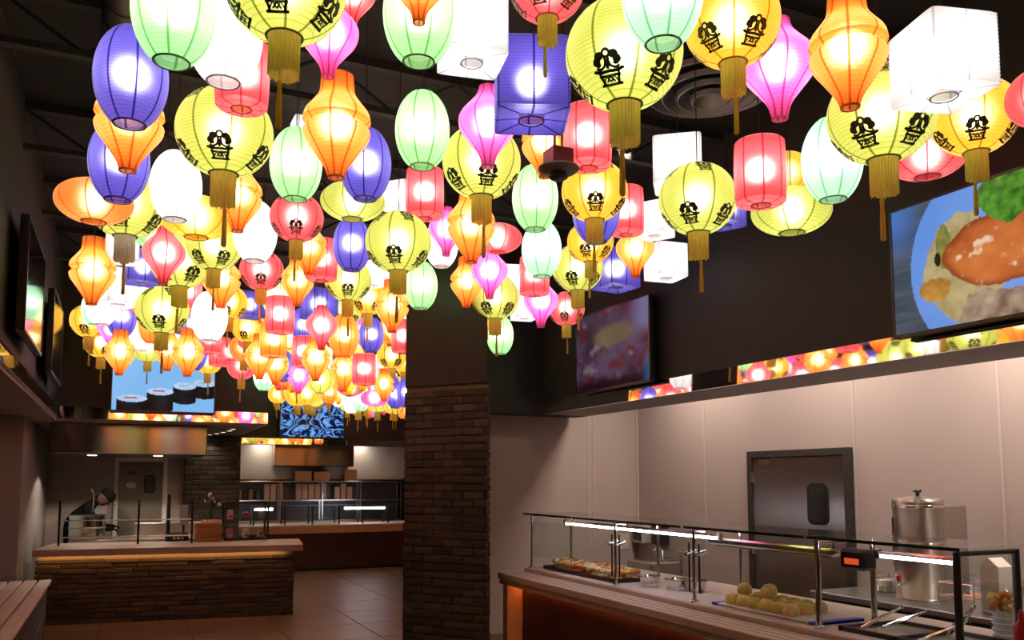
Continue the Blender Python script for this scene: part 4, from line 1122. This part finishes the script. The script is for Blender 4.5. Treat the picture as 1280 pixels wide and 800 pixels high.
# downlights under the bay soffit
for i, (u, v) in enumerate(((262, 548), (271, 545), (279, 541), (287, 538), (291, 536))):
    p = onY(u, v, 13.75-.42*i); p.z = ZS
    t = empty('recessed_light', (p.x, p.y, ZS), 0, 'tiny round downlight in the soffit beside the steel hood', 'light', 'downlights in the bay soffit')
    MB().lathe([(.035, -.003), (.045, -.008), (.05, 0)], 14, None, False, False).build('trim_ring', M_WHITE, t, True)
    MB().lathe([(.036, -.003), (.034, -.006)], 14).build('lens', glow('downlight lens', (1, .78, .5), 6.0), t)
    l = bpy.data.lights.new('bay_downlight', 'SPOT'); l.energy = 12; l.color = (1, .76, .55); l.spot_size = R_(110); l.spot_blend = .7; l.shadow_soft_size = .03
    o = bpy.data.objects.new('lamp', l); COL.objects.link(o); o.parent = t; o.location = (0, 0, -.012)
# cash desk things
p = on_counter(262, 676)
yy = p.y-.06
for k, (du, hh) in enumerate(((0, .09), (.012, .09), (-.008, .06))):
    t = empty('wooden_crate', (p.x+du-.03, yy, .862+sum((.0, .092, .184)[k:k+1])), 0, ('lowest slatted wooden crate in the stack on the brick counter', 'middle slatted wooden crate in the stack on the brick counter', 'shallow topmost wooden crate in the stack on the brick counter')[k], 'crate')
    M_CR = pbr('crate wood', (.34,.15,.06), .55, var=.25, scale=12, stretch=(1,1,8))
    MB().box(-.15, .15, -.12, .12, 0, .012).build('floor', M_CR, t)
    for zz in ([.012, .055] if hh > .07 else [.012]):
        for s in (-1, 1): MB().bbox(-.15, .15, s*.12-.008, s*.12+.008, zz, zz+.036, .002).build('slat', M_CR, t); MB().bbox(s*.15-.008, s*.15+.008, -.112, .112, zz, zz+.036, .002).build('slat', M_CR, t)
pz = .86+.184+.05
rb = random.Random(4)
for k in range(7):
    t = empty('paper_packet', (p.x-.10+.035*k, yy+rb.uniform(-.05, .05), .86+.184+.013), rb.uniform(0, 3), 'crumpled pale packet standing in the topmost crate', 'packet', 'packets in the crate')
    MB().bbox(-.022, .022, -.012, .012, 0, .07, .006).build('pouch', pbr('packet paper', (.70,.48,.40), .5), t); MB().box(-.020, .020, -.003, .003, .07, .082).build('crimp', pbr('packet paper', (.70,.48,.40)), t)
# glass display case with packets
a = on_counter(281, 676); b = on_counter(336, 675)
cx, cw = (a.x+b.x)/2, (b.x-a.x)
t = empty('display_case', (cx, a.y+.16, .861), 0, 'small black framed glass display case on the counter end', 'display case')
hc = .50; hw = cw/2; dw = .15
for sx in (-1, 1):
    for sy in (-1, 1): MB().box(sx*hw-.010, sx*hw+.010, sy*dw-.010, sy*dw+.010, 0, hc).build('corner_post', M_BLKMET, t)
for z in (0, hc-.02):
    for sy in (-1, 1): MB().box(-hw, hw, sy*dw-.01, sy*dw+.01, z, z+.02).build('frame_bar', M_BLKMET, t)
    for sx in (-1, 1): MB().box(sx*hw-.01, sx*hw+.01, -dw, dw, z, z+.02).build('frame_bar', M_BLKMET, t)
MB().box(-hw, hw, -dw, -dw+.004, .02, hc-.02).build('pane', M_GLASS, t); MB().box(-hw+.01, hw-.01, -dw+.01, dw-.01, .26, .27).build('shelf', M_GLASS, t); MB().box(hw-.004, hw, -dw, dw, .02, hc-.02).build('pane', M_GLASS, t)
PK = [pbr('packet ' + n, c, .4, var=.2) for n, c in (('pink', (.62,.20,.18)), ('white', (.66,.60,.55)), ('red', (.50,.06,.05)), ('teal', (.20,.38,.34)))]
for k in range(16):
    z = .025 if k < 9 else .272
    o = empty('sweet_packet', (cx-hw+.07+(2*hw-.14)*(k % 3)/2, a.y+.16+(-.09, 0, .09)[(k//3) % 3], .861+z), rb.uniform(-.2, .2), 'small coloured packet inside the glass display case', 'packet', 'packets in the display case')
    MB().bbox(-.035, .035, -.015, .015, 0, rb.uniform(.07, .13), .008).build('pouch', PK[k % 4], o); MB().box(-.03, .03, -.016, -.015, .02, .05).build('print', PK[(k+1) % 4], o)
# plant-like bouquet of dark flowers behind the case
p = on_counter(268, 677)
t = empty('flower_arrangement', (p.x-.02, p.y+.38, .862), 0, 'dark flower arrangement with pale blossoms behind the crates', 'flowers')
MB().lathe([(.05, 0), (.07, .02), (.06, .16), (.045, .18)], 14).build('vase', M_BLKPLA, t, True)
for k in range(12):
    a_ = k*2.4; r = .03+.09*((k*7) % 12)/12; z = .45+.16*((k*5) % 12)/12
    MB().tube([(0, 0, .17), (r*.4*math.cos(a_), r*.4*math.sin(a_), .32), (r*math.cos(a_), r*math.sin(a_), z)], .005, 5).build('stem', pbr('dark stem', (.03,.035,.015), .7), t)
    if k % 2: ball(MB(), (r*math.cos(a_), r*math.sin(a_), z), .026, 8).build('blossom', pbr('pale blossom', (.70,.50,.40), .6), t, True)
    else: MB().add([(0,0,0),(.03,.012,.04),(0,0,.11),(-.03,.012,.04)], [(0,1,2,3)], Matrix.Translation((r*math.cos(a_), r*math.sin(a_), z-.05)) @ Matrix.Rotation(a_, 4, 'Z')).build('leaf', pbr('dark leaf', (.04,.05,.02), .6), t)
# till with receipt printer
p = on_counter(222, 675)
t = empty('cash_register', (p.x-.02, p.y-.10, .862), 0, 'dark till with a pale side screen beside the crates', 'till')
MB().bbox(-.14, .14, -.12, .12, 0, .10, .01).build('drawer', M_BLKPLA, t); MB().bbox(-.13, -.09, -.12, .05, .10, .60, .008).build('screen_back', M_BLKMET, t)
MB().bbox(.03, .13, -.03, .0, .20, .46, .006).build('side_screen', pbr('pale screen', (.42,.45,.42), .3), t); MB().tube([(.08, .0, .10), (.08, 0, .22)], .015, 8).build('neck', M_BLKMET, t)
for k in range(3): MB().bbox(-.05+.05*k, -.02+.05*k, -.13, -.12, .02, .05, .003).build('key', M_STEEL, t)

# ---------------------------------------------------------------- the cook bending over the pot: one skinned figure
def person():
    base = onY(88, 660, 13.35); X0 = base.x; Y0 = 13.35
    t = empty('person', (X0, Y0, 0), 0, 'cook in black clothes and cap bending over the stock pot', 'person')
    #  joints: x forward (towards the door side), z up
    J = {'hip': (0, 0, .90), 'waist': (.03, 0, 1.06), 'chest': (.16, 0, 1.26), 'neck': (.30, 0, 1.36), 'head0': (.36, -.02, 1.39), 'head1': (.43, -.03, 1.42),
         'kl': (.03, -.11, .48), 'al': (-.02, -.12, .09), 'tl': (.12, -.13, .04), 'kr': (.02, .11, .48), 'ar': (-.04, .12, .09), 'tr': (.10, .13, .04), 'hl': (.0, -.09, .84), 'hr': (0, .09, .84),
         'sl': (.20, -.17, 1.27), 'el': (.27, -.24, 1.00), 'wl': (.44, -.22, .97), 'pl': (.51, -.215, .965), 'sr': (.20, .17, 1.27), 'er': (.30, .22, 1.01), 'wr': (.46, .18, .99), 'pr': (.53, .17, .985)}
    Rr = {'hip': .15, 'waist': .145, 'chest': .165, 'neck': .065, 'head0': .07, 'head1': .085, 'kl': .062, 'al': .045, 'tl': .04, 'kr': .062, 'ar': .045, 'tr': .04, 'hl': .09, 'hr': .09,
          'sl': .07, 'el': .05, 'wl': .034, 'pl': .036, 'sr': .07, 'er': .05, 'wr': .034, 'pr': .036}
    E = [('hip','waist'),('waist','chest'),('chest','neck'),('neck','head0'),('head0','head1'),('hip','hl'),('hl','kl'),('kl','al'),('al','tl'),('hip','hr'),('hr','kr'),('kr','ar'),('ar','tr'),
         ('chest','sl'),('sl','el'),('el','wl'),('wl','pl'),('chest','sr'),('sr','er'),('er','wr'),('wr','pr')]
    for s, y0 in (('l', -1), ('r', 1)):                      # five fingers from each palm
        px, py, pz = J['p'+s]
        for k in range(4):
            a, b, c = 'f%s%da' % (s, k), 'f%s%db' % (s, k), 'f%s%dc' % (s, k)
            oy = (k-1.5)*.021; L_ = (.034, .042, .039, .030)[k]
            J[a] = (px+.035, py+oy, pz+.004); J[b] = (px+.035+L_, py+oy, pz-.012); J[c] = (px+.035+L_*1.4, py+oy, pz-.040)
            Rr[a] = Rr[b] = .010; Rr[c] = .008; E += [('p'+s, a), (a, b), (b, c)]
        a, b = 't%sa' % s, 't%sb' % s
        J[a] = (px+.012, py-y0*.038, pz-.005); J[b] = (px+.042, py-y0*.050, pz-.022); Rr[a] = .011; Rr[b] = .009; E += [('p'+s, a), (a, b)]
    names = list(J); idx = {n: i for i, n in enumerate(names)}
    me = bpy.data.meshes.new('body'); me.from_pydata([J[n] for n in names], [(idx[a], idx[b]) for a, b in E], []); me.update()
    o = link('body', me, None, t); me.materials.append(pbr('black cook clothes', (.006,.006,.007), .95, var=.3, spec=.05)); 
    sk = o.modifiers.new('skin', 'SKIN'); sk.use_smooth_shade = True
    lay = me.skin_vertices[0].data if me.skin_vertices else None
    if lay is None:
        bm = bmesh.new(); bm.from_mesh(me); bm.verts.layers.skin.verify(); bm.to_mesh(me); bm.free(); lay = me.skin_vertices[0].data
    for n in names: lay[idx[n]].radius = (Rr[n], Rr[n]); lay[idx[n]].use_root = (n == 'hip')
    sb = o.modifiers.new('smooth', 'SUBSURF'); sb.levels = 1; sb.render_levels = 2
    SKIN = pbr('skin', (.075,.038,.026), .55, var=.1)
    # face, looking down towards the pot; head axis tilts forward
    hc = Vector((.42, -.03, 1.40)); Mh = Matrix.Translation(hc) @ Matrix.Rotation(R_(48), 4, 'Y')
    hd = MB().lathe([(.03, -.115), (.062, -.095), (.078, -.05), (.084, 0), (.086, .05), (.070, .09), (.03, .112), (.001, .116)], 20, Mh @ Matrix.Diagonal((1.14, .92, 1.0, 1))).build('face', SKIN, t, True)
    nose = MB(); ball(nose, (0, 0, 0), .017, 8, 1.5)
    nose.build('nose', SKIN, hd, True, Mh @ Vector((.100, 0, -.02)))
    for s in (-1, 1):
        e = MB(); ball(e, (0, 0, 0), .011, 8); e.build('eye', pbr('eye', (.5,.48,.45), .2), hd, True, Mh @ Vector((.088, s*.030, .012)))
        e = MB(); ball(e, (0, 0, 0), .020, 8, 1.5); e.build('ear', SKIN, hd, True, Mh @ Vector((0, s*.082, -.005)))
    MB().bbox(-.006, .006, -.022, .022, -.004, .004, .002).build('mouth', pbr('lips', (.25,.08,.06), .5), hd, False, Mh @ Vector((.089, 0, -.062)), (0, R_(48), 0))
    MB().lathe([(.098, .012), (.103, .03), (.100, .08), (.070, .125), (.001, .138)], 20, Mh @ Matrix.Diagonal((1.10, .95, 1, 1))).build('hair_and_cap', pbr('black cap', (.006,.006,.007), .95, spec=.05), t, True)
    MB().prism([(.06, -.07), (.14, -.055), (.175, 0), (.14, .055), (.06, .07)], .018, .028, Mh).build('cap_peak', pbr('black cap', (.010,.010,.011)), t)
    MB().bbox(.36, .38, -.10, .10, .60, 1.16, .006, Matrix.Translation((-.20, 0, 0))).build('apron', pbr('dark apron', (.012,.011,.011), .9, spec=.05), t)
    return t
person()

# ---------------------------------------------------------------- far bay
t = empty('far_counter', (1.75, 15.55, 0), 0, 'far serving counter with warm pale top and dark base', 'counter')
MB().box(.1, 3.8, .08, .9, .05, .68).build('base', M_WOODDK, t); MB().bbox(0, 3.8, 0, 1.0, .79, .83, .006).build('worktop', M_STONE, t); MB().bbox(.0, 3.8, .0, .06, .68, .79, .004).build('fascia_band', pbr('warm front band', (.62,.36,.24), .5), t)
MB().box(.05, 3.8, .04, .9, 0, .05).build('plinth', M_BLKMET, t)
MB().box(.1, 3.75, .063, .076, .690, .704).build('led_strip', glow('far warm led', (1, .35, .08), 1.5), t)
t = empty('glass_guard', (2.2, 15.75, .83), 0, 'far glass guard with lamp tubes on the far counter', 'guard')
for x in (0, .55, 1.05, 1.55, 2.0, 2.5, 3.25): MB().box(x-.012, x+.012, -.01, .01, 0, .34).build('post', M_BLKMET, t); MB().box(x-.012, x+.012, .36, .38, 0, .34).build('post', M_BLKMET, t)
MB().box(-.05, 3.3, -.03, .42, .34, .35).build('top_pane', M_GLASS, t); MB().box(0, 3.25, -.004, .004, .06, .32).build('front_pane', M_GLASS, t)
for u0, u1, lb in ((318, 341, 'short lamp tube under far guard glass left of the tall stacks'), (431, 481, 'longer lamp tube under far guard glass beside the brick pillar')):
    a, b = onY(u0, 625, 15.8), onY(u1, 627, 15.8)
    t = empty('led_tube', (a.x, 15.8, 1.12), 0, lb, 'lamp'); MB().tube([(0, 0, 0), (b.x-a.x, 0, 0)], .022, 8).build('diffuser', glow('cool white tube', (.86,.82,1), 22.0), t, True)
    MB().tube([(-.02, 0, .02), (b.x-a.x+.02, 0, .02)], .015, 6).build('housing', M_STEEL, t)
# hood panel of the far bay
a, b = onY(345, 582, 17.15), onY(445, 557, 17.15)
t = empty('extractor_hood', (a.x, 17.15+.16, a.z), 0, 'coppery brushed hood panel below the mussel screen', 'hood')
MB().bbox(0, b.x-a.x, 0, .38, 0, ZS+.09-a.z, .006).build('body', pbr('coppery hood steel', (.66,.44,.26), .16, 1.0, var=.15, scale=6, stretch=(4,1,.05), aniso=(0, 0, 1)), t); MB().box(.02, b.x-a.x-.02, .02, .36, -.01, 0).build('filter', M_BLKMET, t)
# shelf with stacked boxes
t = empty('steel_shelf', (2.1, 17.42, 0), 0, 'long steel shelf of takeout boxes in the far bay', 'shelf')
MB().bbox(0, 3.4, 0, .34, 1.60, 1.63, .003).build('shelf_board', M_STEEL, t); MB().bbox(0, 3.4, 0, .34, 1.22, 1.25, .003).build('shelf_board', M_STEEL, t); MB().bbox(0, 3.4, -.02, .36, .78, .83, .003).build('worktop', M_STEEL, t)
for x in (.02, .85, 1.7, 2.5, 3.38): MB().box(x-.015, x+.015, .02, .05, 0, 1.60).build('upright', M_STEEL, t); MB().box(x-.015, x+.015, .30, .33, 0, 1.60).build('upright', M_STEEL, t)
MB().box(0, 3.4, .335, .34, 0, 1.6).build('back_sheet', pbr('dim steel back', (.10,.10,.095), .4, .6), t)
BOX = [pbr('takeout card ' + n, c, .6, var=.1) for n, c in (('cream', (.62,.46,.32)), ('kraft', (.42,.24,.12)))]
bme = MB().bbox(-.055, .055, -.06, .06, 0, .055, .006).mesh('carton_body'); lme = MB().bbox(-.058, .058, -.063, .063, .045, .062, .004).mesh('lid')
rb = random.Random(12); runs = ((.55, 6), (.68, 5), (.81, 6), (1.18, 5), (1.31, 6), (1.44, 5), (1.57, 6), (1.70, 5), (1.98, 4), (2.11, 5), (2.24, 4))
for x, n in runs:
    for k in range(min(n, 5)):
        o = empty('takeout_box', (2.1+x+.04, 17.57, 1.252+k*.0635), rb.uniform(-.05, .05), 'cream takeout box in the stacks on the far shelf', 'box', 'takeout boxes on the far shelf')
        link('carton_body', bme, BOX[0], o); link('lid', lme, BOX[0], o)
for x, w, h, lb in ((1.30, .34, .20, 'wide brown carton on the top far shelf beside a like one'), (1.68, .32, .19, 'brown carton on the top far shelf near the brick pillar'), (2.28, .26, .24, 'tall brown carton alone at the shelf end behind the pillar')):
    o = empty('cardboard_box', (2.1+x, 17.57, 1.631), 0, lb, 'box'); MB().bbox(-w/2, w/2, -.13, .13, 0, h, .004).build('carton_body', BOX[1], o); MB().box(-.02, .02, -.131, .131, h, h+.002).build('tape', BOX[0], o)
for k, (x, hh) in enumerate(((.08, .20), (.17, .16), (.27, .22), (.40, .15))):
    o = empty('spice_jar', (2.1+x, 17.55, 1.251), 0, ('tall amber jar on the far lower shelf', 'short dark jar on the far lower shelf')[k % 2], 'jar', 'jars on the far lower shelf')
    MB().lathe([(.036, 0), (.04, .01), (.04, hh-.03), (.03, hh)], 12).build('glass_wall', pbr(('amber jar', 'dark jar')[k % 2], ((.40,.20,.05), (.08,.06,.05))[k % 2], .3), o, True); MB().lathe([(.034, hh), (.034, hh+.025)], 12).build('lid', M_BLKPLA, o, True)
for i, x in enumerate((2.6, 3.2, 3.9, 4.6)):
    t = empty('recessed_light', (x, 17.5, 2.45), 0, 'small downlight in the far bay ceiling behind the fascia', 'light', 'far bay downlights')
    MB().lathe([(.05, -.004), (.06, -.01), (.065, 0)], 14, None, False, True).build('trim_ring', M_WHITE, t, True)
    l = bpy.data.lights.new('far_downlight', 'AREA'); l.shape = 'DISK'; l.size = .3; l.energy = 4; l.color = (1, .80, .62)
    o = bpy.data.objects.new('lamp', l); COL.objects.link(o); o.parent = t; o.location = (0, 0, -.012)
for i, (x, y) in enumerate(((2.5, 16.2), (3.4, 16.2), (4.2, 16.2))):
    t = empty('track_light', (x, y, CEIL-.2), 0, 'black ceiling spot aimed down at the far counter', 'light', 'spots above the far counter')
    MB().lathe([(.045, 0), (.05, .01), (.05, .12), (.02, .14)], 14).build('can', M_BLKMET, t, True); MB().tube([(0, 0, .14), (0, 0, .2)], .008, 6).build('stem', M_BLKMET, t)
    l = bpy.data.lights.new('counter_spot', 'SPOT'); l.energy = 60; l.color = (1, .74, .5); l.spot_size = R_(50); l.spot_blend = .6; l.shadow_soft_size = .04
    o = bpy.data.objects.new('lamp', l); COL.objects.link(o); o.parent = t; o.location = (0, 0, -.01)
